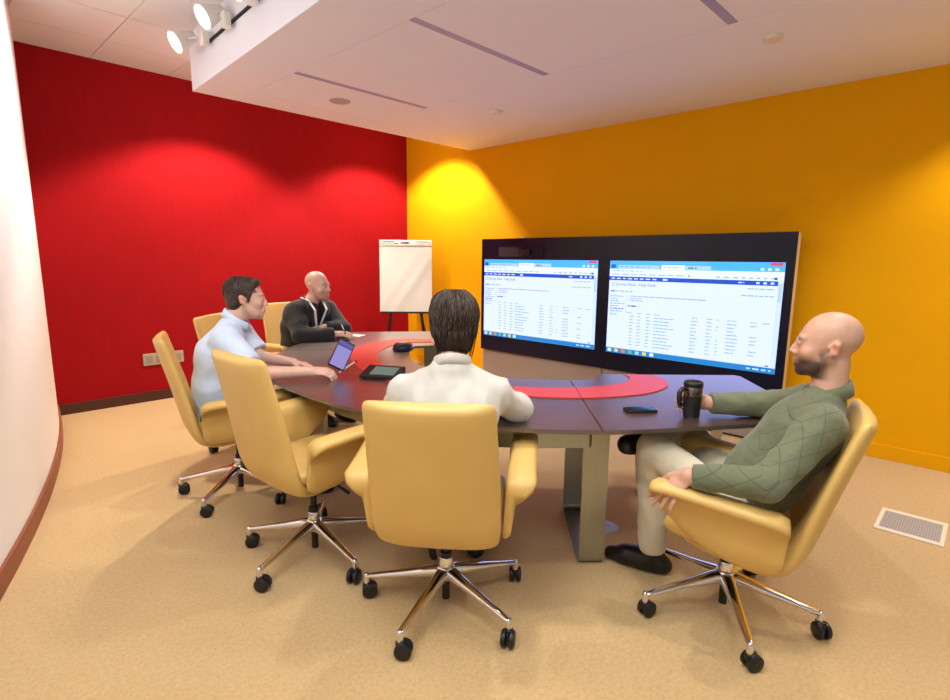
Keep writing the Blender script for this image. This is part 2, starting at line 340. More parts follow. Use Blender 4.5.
    M = Matrix(((0, 0, -1, XD-.0052), (-1, 0, 0, a0-.05*1.435), (0, 1, 0, z1-.262*.838), (0, 0, 0, 1))); M.translation -= L; t.matrix_local = M
    return r
display(4.172, 2.6202, 'black bezelled left screen with blue web page and camera above', 3, True)
display(2.6198, 1.068, 'black bezelled right screen beside the bald man showing blue web page', 5, False)
cv = empty('video_camera', (XD-.004, 3.62, 1.475)); tag(cv, 'dark camera bar with round lens above the left screen', 'camera'); Lc = cv.location
link('bar', bx((-.010, -.30, -.055), (.0015, .30, .055), bev=.004), 'glossy_black', cv, smooth=False)
link('glass_window', bx((-.013, .03, -.05), (-.0102, .285, .05), bev=.002), 'grille_window' if 'grille_window' in MATS else mat('grille_window', rgb(58, 60, 72), .25), cv, smooth=False)
link('lens', lathe([(.045, 0), (.045, .02), (.036, .03), (.03, .022), (.012, .026)], 24, axis=(-1, 0, 0), loc=(-.0105, -.02, .0)), 'black_plastic', cv)
link('lens_hood', bx((-.03, -.14, -.03), (-.0105, -.05, .03), bev=.006), 'black_plastic', cv, smooth=False)
r = link('sensor_clip', bx((-.015, -.022, 0), (.02, .022, .014), bev=.003), 'lamp_white', smooth=False); r.location = (XD+.01, 3.60, 1.6185); tag(r, 'tiny white clip on top edge of left screen', 'clip')
# ------------------------------------------------------------------ flip chart
er = empty('easel', (4.225, 5.217, 0), math.radians(-44)); tag(er, 'black tripod easel holding white pad in corner by red wall', 'easel')
for s in (-1, 1): link('leg', tube([(s*.27, -.10, .0), (s*.09, .06, 1.58)], [.019, .017]), 'black_matte', er)
link('leg', tube([(.30, .34, 0), (.0, .08, 1.56)], .015), 'black_matte', er)
link('pen_tray', bx((-.30, -.062, .735), (.30, -.005, .755), bev=.004), 'black_matte', er, smooth=False)
link('board', bx((-.29, -.010, .80), (.29, .0, 1.60), bev=.004, M=Matrix.Translation((0, .02, 0)) @ Matrix.Rotation(-.05, 4, 'X')), 'black_matte', er, smooth=False)
pr = empty('flip_chart_pad', (4.225, 5.217, .757), math.radians(-44)); tag(pr, 'large white flip chart paper pad with coloured header strip', 'paper pad')
MT = Matrix.Translation((0, -.045, 0)) @ Matrix.Rotation(-.05, 4, 'X')
def wavy():
    bm = bmesh.new(); n, mm = 16, 22; V = []
    for j in range(mm+1):
        row = []
        for i in range(n+1):
            x, z = -.315+.63*i/n, .79*j/mm; d = x*.82-z*.55+.12; d2 = x*.82-z*.55+.26
            y = -.002-.012*math.exp(-(d/.05)**2)-.008*math.exp(-(d2/.06)**2)
            row.append(bm.verts.new(MT @ Vector((x, y*(1-(j/mm)**6), z))))
        V.append(row)
    for j in range(mm):
        for i in range(n): bm.faces.new((V[j][i], V[j][i+1], V[j+1][i+1], V[j+1][i]))
    return bm
link('front_sheet', wavy(), 'paper_white', pr)
link('sheet_block', bx((-.315, .0, 0), (.315, .014, .79), M=MT), 'paper_white', pr, smooth=False)
hb_ = link('binding_strip', bx((-.318, -.006, .79), (.318, .016, .862), M=MT, bev=.01), 'lamp_white', pr, smooth=False)
for nm, c in [('pr', (214, 70, 60)), ('po', (236, 170, 70)), ('pg', (120, 128, 70)), ('pk', (40, 30, 30)), ('pl', (196, 176, 160))]: mat('print_'+nm, rgb(*c), .7)
for (x, z, w, h, c) in [(-.275, .838, .135, .010, 'pr'), (-.285, .812, .045, .014, 'po'), (-.225, .812, .07, .010, 'pl'), (-.14, .812, .045, .014, 'pg'), (-.055, .818, .05, .018, 'pr'), (-.02, .818, .06, .018, 'pk'), (.13, .838, .145, .010, 'po'), (.14, .812, .09, .008, 'pl'), (.285, .812, .012, .012, 'pg')]:
    link('printed_mark', bx((x, -.0072, z), (x+w, -.0062, z+h), M=MT), 'print_'+c, hb_, smooth=False)
# ------------------------------------------------------------------ conference table (symmetric about y = Y0)
Y0, ZT, TH = 2.37, .735, .018
tab = empty('conference_table', (2.0, Y0, 0)); tag(tab, 'dark walnut wing-shaped meeting table with red inlaid arc', 'table'); TL = Vector(tab.location)
OUT = crom([(1.295, 0), (1.312, .34), (1.39, .68), (1.585, 1.01), (1.86, 1.335), (2.24, 1.618), (2.64, 1.90)], 9)
INN = crom([(2.16, 0), (2.20, .22), (2.31, .44), (2.505, .69), (2.65, .803)], 6)
WING = [(2.65, .803), (2.774, .73), (3.36, 1.33)]
SA, SB = np.array((1.80, 1.352)), np.array((2.50, .72))       # seam, outer to inner
def side(p): d = SB-SA; return d[0]*(p[1]-SA[1])-d[1]*(p[0]-SA[0])     # > 0 beyond the seam (wing side)
def seamhit(poly):
    for a, b2 in zip(poly, poly[1:]):
        sa, sb = side(a), side(b2)
        if sa*sb <= 0 and sa != sb:
            t = sa/(sa-sb); return np.array(a)+(np.array(b2)-np.array(a))*t
so, si = seamhit(OUT), seamhit(INN); sd = (SB-SA)/np.linalg.norm(SB-SA); sn = np.array((-sd[1], sd[0]))*.0018
if side(so+sn) < 0: sn = -sn
outc = [p for p in OUT if side(p) < 0]+[so-sn]; outw = [so+sn]+[p for p in OUT if side(p) > 0]
innc = [p for p in INN if side(p) < 0]+[si-sn]; innw = [si+sn]+[p for p in INN if side(p) > 0]
E1, E2 = np.array((2.64, 1.90)), np.array((3.36, 1.33))
wingpoly = outw[:-1]+[E1+(outw[-2]-E1)*.0+np.array((-.02, -.018)), E1+np.array((.022, -.016)), E2+np.array((-.03, .022)), E2+np.array((-.02, -.021))]+[np.array(p) for p in WING[1:2]]+list(reversed(innw))
cenpoly = outc+list(reversed(innc))+[np.array((p[0], -p[1])) for p in innc[1:]]+[np.array((p[0], -p[1])) for p in reversed(outc[1:])]
def place(P, s=1): return [(p[0]-TL.x, s*p[1]) for p in P]
def slab(name, P, z0, z1, m, s=1, bev=0):
    bm = prism(place(P, s), z0, z1)
    if bev:
        es = [e for e in bm.edges if abs(e.verts[0].co.z-e.verts[1].co.z) < 1e-6 and e.calc_face_angle(0) > 1]
        bmesh.ops.bevel(bm, geom=es, offset=bev, segments=2, affect='EDGES')
    return flatish(link(name, bm, m, tab), 30)
tops = [slab('table_top', cenpoly, ZT-TH, ZT, 'walnut', 1, .003), slab('table_top', wingpoly, ZT-TH, ZT, 'walnut', -1, .003), slab('table_top', wingpoly, ZT-TH, ZT, 'walnut', 1, .003)]
BO = crom([(1.765, 0), (1.80, .22), (1.89, .48), (2.03, .75), (2.19, .96), (2.36, 1.085), (2.55, 1.165), (2.75, 1.165), (2.89, 1.09), (2.97, .975)], 6)
BI = crom([(1.94, 0), (1.975, .236), (2.06, .45), (2.165, .615), (2.29, .765), (2.43, .875), (2.56, .935), (2.68, .955), (2.79, .925), (2.87, .85)], 6)
bo_c = [p for p in BO if side(p) < 0]+[seamhit(BO)-sn]; bo_w = [seamhit(BO)+sn]+[p for p in BO if side(p) > 0]
bi_c = [p for p in BI if side(p) < 0]+[seamhit(BI)-sn]; bi_w = [seamhit(BI)+sn]+[p for p in BI if side(p) > 0]
mir = lambda P: [np.array((p[0], -p[1])) for p in P]
slab('inlay_band', list(reversed(mir(bo_c[1:])))+bo_c+list(reversed(bi_c))+mir(bi_c[1:]), ZT+.0004, ZT+.0045, 'inlay_red', 1)
for s in (-1, 1): slab('inlay_band', bo_w+list(reversed(bi_w)), ZT+.0004, ZT+.0045, 'inlay_red', s)
# apron rail set back from the outer edge
AP = [(1.52, 0), (1.54, .33), (1.61, .62), (1.78, .92), (2.02, 1.16)]
APc = crom(AP, 6)
ap = [np.array(p) for p in APc]; apo = [p-np.array((.02, 0)) for p in ap]
slab('apron', list(reversed(mir(ap[1:])))+ap+list(reversed(apo))+mir(apo[1:]), .583, ZT-TH-.0005, 'steel')
def barloop(name, P, wdir, w, th, par):
    """flat-bar loop: polyline P of points, bar width along wdir, thickness th in the loop plane"""
    P = [Vector(p)-TL for p in P]; wd = Vector(wdir).normalized(); rs = []
    for i, p in enumerate(P):
        t = (P[min(i+1, len(P)-1)]-P[max(i-1, 0)]).normalized(); nn = wd.cross(t).normalized()
        rs.append([p+wd*w/2+nn*th/2, p-wd*w/2+nn*th/2, p-wd*w/2-nn*th/2, p+wd*w/2-nn*th/2])
    return flatish(link(name, loft(rs), 'steel', par), 40)
def uloop(a, b2, ztop, r=.035, lean=0):
    a, b2 = Vector(a), Vector(b2); d = (b2-a).normalized(); z = Vector((0, 0, 1)); P = [a-d*lean+z*ztop]
    for k in range(7): t = k/6*PI/2; P.append(a+d*(r-r*math.cos(t))+z*(r-r*math.sin(t)+.009))
    for k in range(7): t = k/6*PI/2; P.append(b2-d*(r-r*math.sin(t))+z*(r-r*math.cos(t)+.009))
    P.append(b2+d*lean+z*ztop); return P
for s in (-1, 1):
    m2 = lambda x, y: (x, Y0+s*(y-Y0), 0) if s < 0 else (x, y, 0)
    f = lambda x, y: (x, y, 0) if s > 0 else (x, 2*Y0-y, 0)
    wd = (.70, -.71*s, 0)
    barloop('leg', uloop(f(2.06, 1.21), f(2.47, 1.58), ZT-TH-.0005), wd, .115, .016, tab)
    barloop('leg', uloop(f(2.97, 1.43), f(3.20, 1.12), ZT-TH-.0005, lean=.07), (.70, .71*s, 0), .10, .014, tab)
    br = bmesh.new(); tube([Vector(f(2.30, 1.20))-TL+Vector((0, 0, .66)), Vector(f(3.1, .98))-TL+Vector((0, 0, .62))], .010, bm=br); link('cross_rail', br, 'black_matte', tab)
# ------------------------------------------------------------------ chairs
def sring(c, ax, ay, n=20, p=3.2):
    """superellipse ring in the plane of vectors ax, ay"""
    out = []
    for k in range(n):
        a = 2*PI*k/n; ca, sa = math.cos(a), math.sin(a)
        out.append(c+ax*(math.copysign(abs(ca)**(2/p), ca))+ay*(math.copysign(abs(sa)**(2/p), sa)))
    return out
def back_mesh():
    prof = crom([(.13, .392), (.0, .378), (-.11, .378), (-.19, .405), (-.235, .475), (-.268, .58), (-.307, .75), (-.357, .955)], 5)
    n = len(prof); rs = []
    for i, p in enumerate(prof):
        t = prof[min(i+1, n-1)]-prof[max(i-1, 0)]; t = t/np.linalg.norm(t); nv = np.array((t[1], -t[0])); v = i/(n-1)
        w = np.interp(v, [0, .15, .3, .45, .6, .8, 1], [.17, .185, .205, .225, .232, .228, .216]); th = np.interp(v, [0, .3, .6, 1], [.02, .032, .034, .026])
        ring = []
        N = 32
        for k in range(N):
            a = 2*PI*k/N; ca, sa = math.cos(a), math.sin(a); x = math.copysign(abs(ca)**(2/4.5), ca)*w; d = math.copysign(abs(sa)**(2/2.6), sa)*th
            bowl = .035*min(1, max(0, v-.25)*2)*(x/.23)**2
            ring.append(Vector((x, p[0]+nv[0]*d*-1+bowl, p[1]+nv[1]*d*-1)))
        rs.append(ring)
    def shrink(ring, off, k, kt):
        c = sum(ring, Vector())/len(ring); return [Vector((c.x+(q.x-c.x)*k, c.y+(q.y-c.y)*kt, c.z+(q.z-c.z)*kt))+off for q in ring]
    e = rs[-1]; s0 = rs[0]; dz = Vector((0, -.004, .018))
    rs = [shrink(s0, Vector((0, .02, 0)), .8, .25), shrink(s0, Vector((0, .014, 0)), .93, .7)]+rs+[shrink(e, dz*.6, .985, .9), shrink(e, dz*1.1, .95, .66), shrink(e, dz*1.35, .90, .25)]
    return loft(rs)
def seat_mesh():
    rs = []
    for y, w, t, z in [(-.215, .15, .012, .455), (-.205, .19, .03, .452), (-.17, .215, .042, .448), (0, .228, .045, .445), (.13, .230, .044, .452), (.19, .226, .04, .455), (.215, .212, .026, .452), (.222, .2, .01, .45)]:
        rs.append(sring(Vector((0, y, z)), Vector((w, 0, 0)), Vector((0, 0, t)), 24, 3.6))
    return loft(rs)
def arm_mesh(s):
    rs = []
    prof = [(-.185, .615, .43, .5), (-.178, .632, .415, .85), (-.15, .640, .402, 1), (-.05, .645, .400, 1), (.06, .651, .425, 1), (.15, .657, .475, 1), (.215, .660, .525, 1), (.25, .657, .565, .95), (.268, .645, .595, .7), (.274, .632, .61, .4)]
    for y, zt, zb, k in prof:
        h = zt-zb; m_ = (zt+zb)/2; L = []
        sec = [(.232, zb), (.246, zb-.004), (.262, zb+.01), (.272, zb+.35*h), (.281, zt-.075), (.292, zt-.05), (.324, zt-.040), (.350, zt-.026), (.352, zt-.008), (.334, zt+.003), (.29, zt+.004), (.262, zt), (.247, zt-.012), (.243, zt-.05), (.238, zb+.3*h), (.231, zb+.012)]
        flare = np.interp(y, [-.19, .0, .28], [.0, .0, .012])
        xc = .268
        for x, z in sec: L.append(Vector((s*(xc+(x-xc)*k+flare), y, m_+(z-m_)*(.6+.4*k))))
        rs.append(L)
    return loft(rs)
def leg_mesh():
    rs = []
    for x, z, w, h in [(.0, .150, .030, .026), (.05, .147, .027, .023), (.15, .128, .021, .016), (.26, .107, .0155, .012), (.325, .095, .0135, .010), (.342, .092, .011, .008), (.349, .091, .005, .004)]:
        rs.append(sring(Vector((x, 0, z)), Vector((0, w, 0)), Vector((0, 0, h)), 14, 2.6))
    bm = loft(rs); b2 = lathe([(.0125, .060), (.0125, .094), (.010, .104), (.004, .106)], 14, loc=(.336, 0, 0), bm=bm); return b2
def caster_mesh():
    bm = bmesh.new()
    for s in (-1, 1): lathe([(.012, 0), (.026, .001), (.0315, .005), (.0315, .017), (.027, .021), (.010, .022)], 22, axis=(0, s, 0), loc=(.012, s*.004, .032), bm=bm)
    lathe([(.013, .034), (.017, .04), (.017, .062), (.011, .0635)], 14, bm=bm)
    box(bm, (-.006, -.0038, .03), (.03, .0038, .058), bev=.002); return bm
def mesh_of(bm, name, m, sharp=None):
    o = link(name, bm, m); me = o.data
    if sharp: flatish(o, sharp)
    bpy.data.objects.remove(o); me.name = name; return me
CM = dict(back=mesh_of(back_mesh(), 'chair_back', 'leather'), seat=mesh_of(seat_mesh(), 'chair_seat', 'leather'), al=mesh_of(arm_mesh(-1), 'chair_arm_a', 'leather'), ar=mesh_of(arm_mesh(1), 'chair_arm_b', 'leather'),
    leg=mesh_of(leg_mesh(), 'chair_leg', 'chrome', 60), caster=mesh_of(caster_mesh(), 'chair_caster', 'black_plastic', 40),
    hub=mesh_of(lathe([(.022, .118), (.036, .124), (.040, .148), (.036, .172), (.028, .178), (.028, .21), (.0255, .215)], 24), 'chair_hub', 'chrome', 50),
    foot=mesh_of(lathe([(.012, .028), (.016, .03), (.016, .1175)], 16), 'chair_column_end', 'black_plastic', 40),
    col=mesh_of(lathe([(.0225, .2155), (.0225, .235), (.015, .237), (.015, .352)], 20), 'chair_column', 'black_plastic', 40),
    mech=mesh_of(bx((-.075, -.09, .340), (.075, .09, .372), bev=.01), 'chair_mechanism', 'black_plastic', 40),
    lever=mesh_of(tube([(.05, .02, .352), (.12, .04, .345), (.20, .06, .318)], [.006, .006, .009]), 'chair_lever', 'black_plastic'))
def chair(x, y, ang, tilt, base, dz, lab, twists=(20, 200, 110, 300, 60)):
    """ang: facing direction in degrees from +x"""
    r = empty('office_chair', (x, y, 0), math.radians(ang-90)); tag(r, lab, 'chair', 'tan office chairs around the table')
    def p(name, me, rot=0, tl=None):
        o = bpy.data.objects.new(name, me); C.objects.link(o); o.parent = r
        if tl is not None:
            o.matrix_local = Matrix.Translation((0, 0, .36+dz)) @ Matrix.Rotation(math.radians(tl), 4, 'X') @ Matrix.Translation((0, 0, -.36))
        o.rotation_euler.z += rot; return o
    p('back_shell', CM['back'], 0, tilt); p('seat_cushion', CM['seat'], 0, tilt); p('armrest', CM['al'], 0, tilt); p('armrest', CM['ar'], 0, tilt)
    p('tilt_mechanism', CM['mech'], 0, 0); p('lever', CM['lever'], 0, 0); gc = p('gas_column', CM['col']); gc.scale.z = (.352+dz-.2155)/(.352-.2155); gc.location.z = .2155*(1-gc.scale.z); p('hub', CM['hub']); p('column_end', CM['foot'])
    for k in range(5):
        l = p('leg', CM['leg'], math.radians(base+72*k-(ang-90)))
        c = bpy.data.objects.new('caster', CM['caster']); C.objects.link(c); c.parent = l; c.location = (.336, 0, 0); c.rotation_euler = (0, 0, math.radians(twists[k]))
    return r
chair(1.385, 1.475, 38, 4, 54, 0, 'tan leather swivel chair under the man with his back turned, nearest the camera')
chair(1.215, 2.21, 3, -1, 54, .025, 'empty tan leather swivel chair between the blue shirt and back-turned man')
chair(1.26, 3.15, -18, 1, 70, 0, 'tan leather swivel chair under the man in pale blue shirt')
chair(2.155, .65, 103, 4, 70, -.058, 'tan leather swivel chair leaning back under the man in green sweater')
chair(1.72, 3.86, -48, 0, 20, 0, 'empty tan leather chair mostly hidden behind the blue shirt man')
chair(2.45, 4.50, -85, 0, 40, 0, 'tan leather chair under the man in black suit')
# ------------------------------------------------------------------ things on the table
def thing_on(name, x, y, rz, lab, cat, z=ZT): r = empty(name, (x, y, z+.0003), rz); return tag(r, lab, cat)
mg = thing_on('travel_mug', 2.283, .885, 2.75, 'steel and black travel mug held by the man in green sweater', 'mug')
link('body', lathe([(.031, 0), (.033, .002), (.034, .05), (.038, .11), (.039, .135), (.0375, .137)], 30), 'mug_steel', mg)
link('grip_band', lathe([(.0335, .004), (.0342, .006), (.0352, .05), (.039, .098), (.0385, .10)], 30), 'black_plastic', mg)
link('lid', lathe([(.0385, .1375), (.040, .14), (.040, .152), (.037, .158), (.030, .160), (.028, .155), (.01, .155)], 30), 'black_plastic', mg)
link('handle', tube([(.036, 0, .128), (.062, 0, .130), (.076, 0, .115), (.076, 0, .085), (.070, 0, .062), (.066, 0, .052)], [.009, .010, .0105, .0105, .010, .008], 10), 'black_plastic', mg)
ph = thing_on('smartphone', 2.21, 1.085, math.radians(-38), 'black smartphone lying flat on table left of the mug', 'phone')
link('case', bx((-.068, -.034, 0), (.068, .034, .011), bev=.004), 'black_plastic', ph, smooth=False); link('glass', bx((-.060, -.030, .0111), (.060, .030, .0118)), mat('phone_glass', rgb(20, 24, 44), .08, coat=1), ph, smooth=False)
tb_ = empty('tablet', (1.648, 2.615, .862)); tag(tb_, 'black framed tablet with lit screen tilted in the blue shirt man\'s hand', 'tablet')
tu = Vector((.37*cr+.90*cu+.22*fw)).normalized(); tr = (.80*cr-.25*cu+.52*fw); tr = (tr-tu*tr.dot(tu)).normalized(); tn = tr.cross(tu)
TM = Matrix(((tr.x, tu.x, tn.x, 0), (tr.y, tu.y, tn.y, 0), (tr.z, tu.z, tn.z, 0), (0, 0, 0, 1)))
emis('tablet_glow', (150, 140, 205), 1.0); emis('tablet_bar', (70, 66, 130), 1.0); emis('tablet_top', (96, 88, 160), 1.0)
link('body', bx((-.050, -.082, -.004), (.050, .082, .004), M=TM, bev=.003), 'black_plastic', tb_, smooth=False)
s_ = link('lit_screen', bx((-.044, -.074, .0042), (.044, .074, .0052), M=TM), 'tablet_glow', tb_, smooth=False)
link('menu_bar', bx((-.044, .043, .0054), (.044, .051, .0060), M=TM), 'tablet_bar', s_, smooth=False); link('header', bx((-.044, .051, .0054), (.044, .074, .0058), M=TM), 'tablet_top', s_, smooth=False)
link('stand', bx((-.04, -.082, -.03), (.05, -.076, -.0042), M=TM, bev=.001), 'black_plastic', tb_, smooth=False)
sty = empty('stylus', (1.70, 2.63, .785)); tag(sty, 'thin pale stylus beside the tablet in the blue shirt man\'s hand', 'stylus')
link('barrel', tube([(-.075, -.02, -.022), (.0, .0, 0), (.052, .012, .018)], [.0035, .0042, .0042]), 'lamp_white', sty); link('tip', tube([(.052, .012, .018), (.064, .0145, .0215)], [.0055, .0055]), 'black_plastic', sty)
tp = thing_on('touch_panel', 1.80, 2.44, math.radians(-60), 'black wedge-shaped touch control panel near the back-turned man', 'control panel', ZT+.0046)
link('wedge', loft([[(-.11, -.07, 0), (-.11, .07, 0), (-.11, .07, .05), (-.11, -.07, .015)], [(.11, -.07, 0), (.11, .07, 0), (.11, .07, .05), (.11, -.07, .015)]]), 'black_plastic', tp, smooth=False)
emis('panel_glow', (120, 150, 140), .6)
link('lit_screen', bx((-.06, -.05, .0), (.085, .05, .0012), M=Matrix.Translation((0, 0, .0335)) @ Matrix.Rotation(math.radians(14.04), 4, 'X')), 'panel_glow', tp, smooth=False)
cp = thing_on('conference_phone', 2.475, 3.10, .8, 'black oval conference phone on the far inner table edge', 'phone', ZT)
link('body', loft([sring(Vector((0, 0, z)), Vector((.105*k, 0, 0)), Vector((0, .075*k, 0)), 28, 2.3) for z, k in ((0, .95), (.012, 1), (.035, .93), (.05, .75), (.055, .5))]), 'glossy_black', cp)
link('key_pad', bx((-.03, -.03, .0552), (.03, .03, .058), bev=.001), 'plate_grey', cp, smooth=False)
pp = link('note_paper', bx((-.07, -.10, 0), (.07, .10, .003)), 'paper_white', smooth=False); pp.location = (2.62, 3.98, ZT+.0003); pp.rotation_euler = (0, 0, .5); tag(pp, 'small white note paper under the suited man\'s writing hand', 'paper')
# ------------------------------------------------------------------ people: signed-distance bodies meshed with surface nets
V3 = lambda *a: np.array(a, np.float32)
def nrm(v): v = np.asarray(v, np.float32); return v/np.linalg.norm(v)
class Sdf:
    def __init__(s, lo, hi, vox):
        s.vox = vox; s.lo = np.array(lo, np.float32); s.n = np.ceil((np.array(hi)-s.lo)/vox).astype(int)+1; s.a = np.full(s.n, 1.0, np.float32)
    def win(s, lo, hi, pad):
        i0 = np.clip(np.floor((np.minimum(lo, hi)-pad-s.lo)/s.vox).astype(int), 0, s.n); i1 = np.clip(np.ceil((np.maximum(lo, hi)+pad-s.lo)/s.vox).astype(int)+1, 0, s.n)
        if np.any(i1 <= i0): return None, None
        g = [s.lo[k]+s.vox*np.arange(i0[k], i1[k], dtype=np.float32) for k in range(3)]
        return tuple(slice(a, b) for a, b in zip(i0, i1)), np.stack(np.meshgrid(*g, indexing='ij'), -1)
    def put(s, sl, d, k, sub=False):
        A = s.a[sl]
        if sub: d = -d; h = np.clip(.5-.5*(A-d)/k, 0, 1) if k else None; s.a[sl] = np.maximum(A, d) if not k else A*(1-h)+d*h+k*h*(1-h)
        else: h = np.clip(.5+.5*(A-d)/k, 0, 1) if k else None; s.a[sl] = np.minimum(A, d) if not k else A*(1-h)+d*h-k*h*(1-h)
    def cap(s, a, b, ra, rb=None, k=.01, sub=False):
        rb = ra if rb is None else rb; a, b = np.asarray(a, np.float32), np.asarray(b, np.float32)
        sl, p = s.win(np.minimum(a, b), np.maximum(a, b), max(ra, rb)+k*1.5+3*s.vox)
        if sl is None: return
        ab = b-a; t = np.clip(((p-a)@ab)/max(float(ab@ab), 1e-9), 0, 1); d = np.linalg.norm(p-a-t[..., None]*ab, axis=-1)-(ra+(rb-ra)*t)
        s.put(sl, d, k, sub)
    def chain(s, P, R, k=.012):
        for i in range(len(P)-1): s.cap(P[i], P[i+1], R[i], R[i+1], k)
    def ell(s, c, r, R=None, k=.01, sub=False):
        c = np.asarray(c, np.float32); r = np.asarray(r, np.float32); m = float(r.max())
        sl, p = s.win(c, c, m+k*1.5+3*s.vox)
        if sl is None: return
        q = p-c
        if R is not None: q = q@np.asarray(R, np.float32).T       # rows of R are the local axes
        k0 = np.linalg.norm(q/r, axis=-1); k1 = np.linalg.norm(q/(r*r), axis=-1)+1e-6; s.put(sl, k0*(k0-1)/k1, k, sub)
    def ecap(s, a, b, S, ra, rb, k=.03):
        """elliptic tapered capsule: ra, rb = (half width along S, half depth)"""
        a, b = np.asarray(a, np.float32), np.asarray(b, np.float32); ab = b-a; L = np.linalg.norm(ab); ax = ab/L; S = nrm(np.asarray(S)-ax*(np.asarray(S)@ax)); N = np.cross(ax, S)
        sl, p = s.win(np.minimum(a, b), np.maximum(a, b), max(ra+rb)+k*1.5+3*s.vox)
        if sl is None: return
        q = p-a; l = q@ax; t = np.clip(l/L, 0, 1); rs = ra[0]+(rb[0]-ra[0])*t; rn = ra[1]+(rb[1]-ra[1])*t; ql = l-t*L
        k0 = np.sqrt(((q@S)/rs)**2+((q@N)/rn)**2+(ql/np.minimum(rs, rn))**2); s.put(sl, (k0-1)*np.minimum(rs, rn), k)
    def plane(s, c, n, rad):
        """cut away everything on the +n side within rad of c"""
        c = np.asarray(c, np.float32); sl, p = s.win(c, c, rad)
        if sl is None: return
        q = p-c; d = q@nrm(n); inside = np.linalg.norm(q, axis=-1) < rad
        A = s.a[sl]; s.a[sl] = np.where(inside, np.maximum(A, d), A)
    def mesh(s):
        A = s.a; sg = A < 0; nx, ny, nz = A.shape
        cs = np.zeros((nx-1, ny-1, nz-1), np.int8)
        for dx in (0, 1):
            for dy in (0, 1):
                for dz in (0, 1): cs += sg[dx:nx-1+dx, dy:ny-1+dy, dz:nz-1+dz]
        act = np.argwhere((cs > 0) & (cs < 8)); idx = np.full(cs.shape, -1, np.int32); idx[tuple(act.T)] = np.arange(len(act))
        acc = np.zeros((len(act), 3), np.float64); cnt = np.zeros(len(act))
        corners = [(0, 0, 0), (1, 0, 0), (0, 1, 0), (0, 0, 1), (1, 1, 0), (1, 0, 1), (0, 1, 1), (1, 1, 1)]
        for i, a in enumerate(corners):
            for b in corners[i+1:]:
                if sum(abs(x-y) for x, y in zip(a, b)) != 1: continue
                va = A[act[:, 0]+a[0], act[:, 1]+a[1], act[:, 2]+a[2]]; vb = A[act[:, 0]+b[0], act[:, 1]+b[1], act[:, 2]+b[2]]
                m = (va < 0) != (vb < 0); t = np.where(m, va/(va-vb+1e-12), 0)
                pa = np.array(a)+t[:, None]*(np.array(b)-np.array(a)); acc[m] += pa[m]; cnt[m] += 1
        v = (act+acc/cnt[:, None])*s.vox+s.lo
        F = []
        for ax in range(3):
            o = [k for k in range(3) if k != ax]
            s0 = [slice(1, -1)]*3; s0[ax] = slice(0, -1); s1 = list(s0); s1[ax] = slice(1, None)
            a, b = sg[tuple(s0)], sg[tuple(s1)]
            for flip, mm in ((0, a & ~b), (1, ~a & b)):
                e = np.argwhere(mm)
                if not len(e): continue
                e[:, o[0]] += 1; e[:, o[1]] += 1
                def cell(d0, d1): c = e.copy(); c[:, o[0]] -= d0; c[:, o[1]] -= d1; return idx[tuple(c.T)]
                q = np.stack([cell(1, 1), cell(0, 1), cell(0, 0), cell(1, 0)], 1)
                if flip ^ (ax == 1): q = q[:, ::-1]
                F.append(q)
        return v, np.concatenate(F)
def to_mesh(name, v, f, base, colors=None):
    me = bpy.data.meshes.new(name); v = v-np.asarray(base)
    me.vertices.add(len(v)); me.vertices.foreach_set('co', v.astype(np.float32).ravel())
    me.loops.add(len(f)*4); me.loops.foreach_set('vertex_index', f.astype(np.int32).ravel())
    me.polygons.add(len(f)); me.polygons.foreach_set('loop_start', np.arange(0, len(f)*4, 4, dtype=np.int32)); me.polygons.foreach_set('use_smooth', np.ones(len(f), bool))
    me.update(calc_edges=True); me.validate()
    if colors is not None:
        at = me.color_attributes.new('tint', 'FLOAT_COLOR', 'POINT'); at.data.foreach_set('color', np.concatenate([colors, np.ones((len(v), 1))], 1).astype(np.float32).ravel())
    return me
def smooth(v, f, it=2, lam=.5):
    n = len(v); e = np.concatenate([f[:, [0, 1]], f[:, [1, 2]], f[:, [2, 3]], f[:, [3, 0]]]); 
    deg = np.bincount(e[:, 0], minlength=n)+np.bincount(e[:, 1], minlength=n)
    for _ in range(it):
        acc = np.stack([np.bincount(e[:, 0], v[e[:, 1], k], n)+np.bincount(e[:, 1], v[e[:, 0], k], n) for k in range(3)], 1); v = v+lam*(acc/np.maximum(deg, 1)[:, None]-v)
    return v
mat('skin', (.6, .35, .25, 1), .45, attr='tint', noise=.05, nscale=40, bump=.05, bscale=300, spec=.4)
mat('eye_mat', (.6, .35, .25, 1), .15, attr='tint')
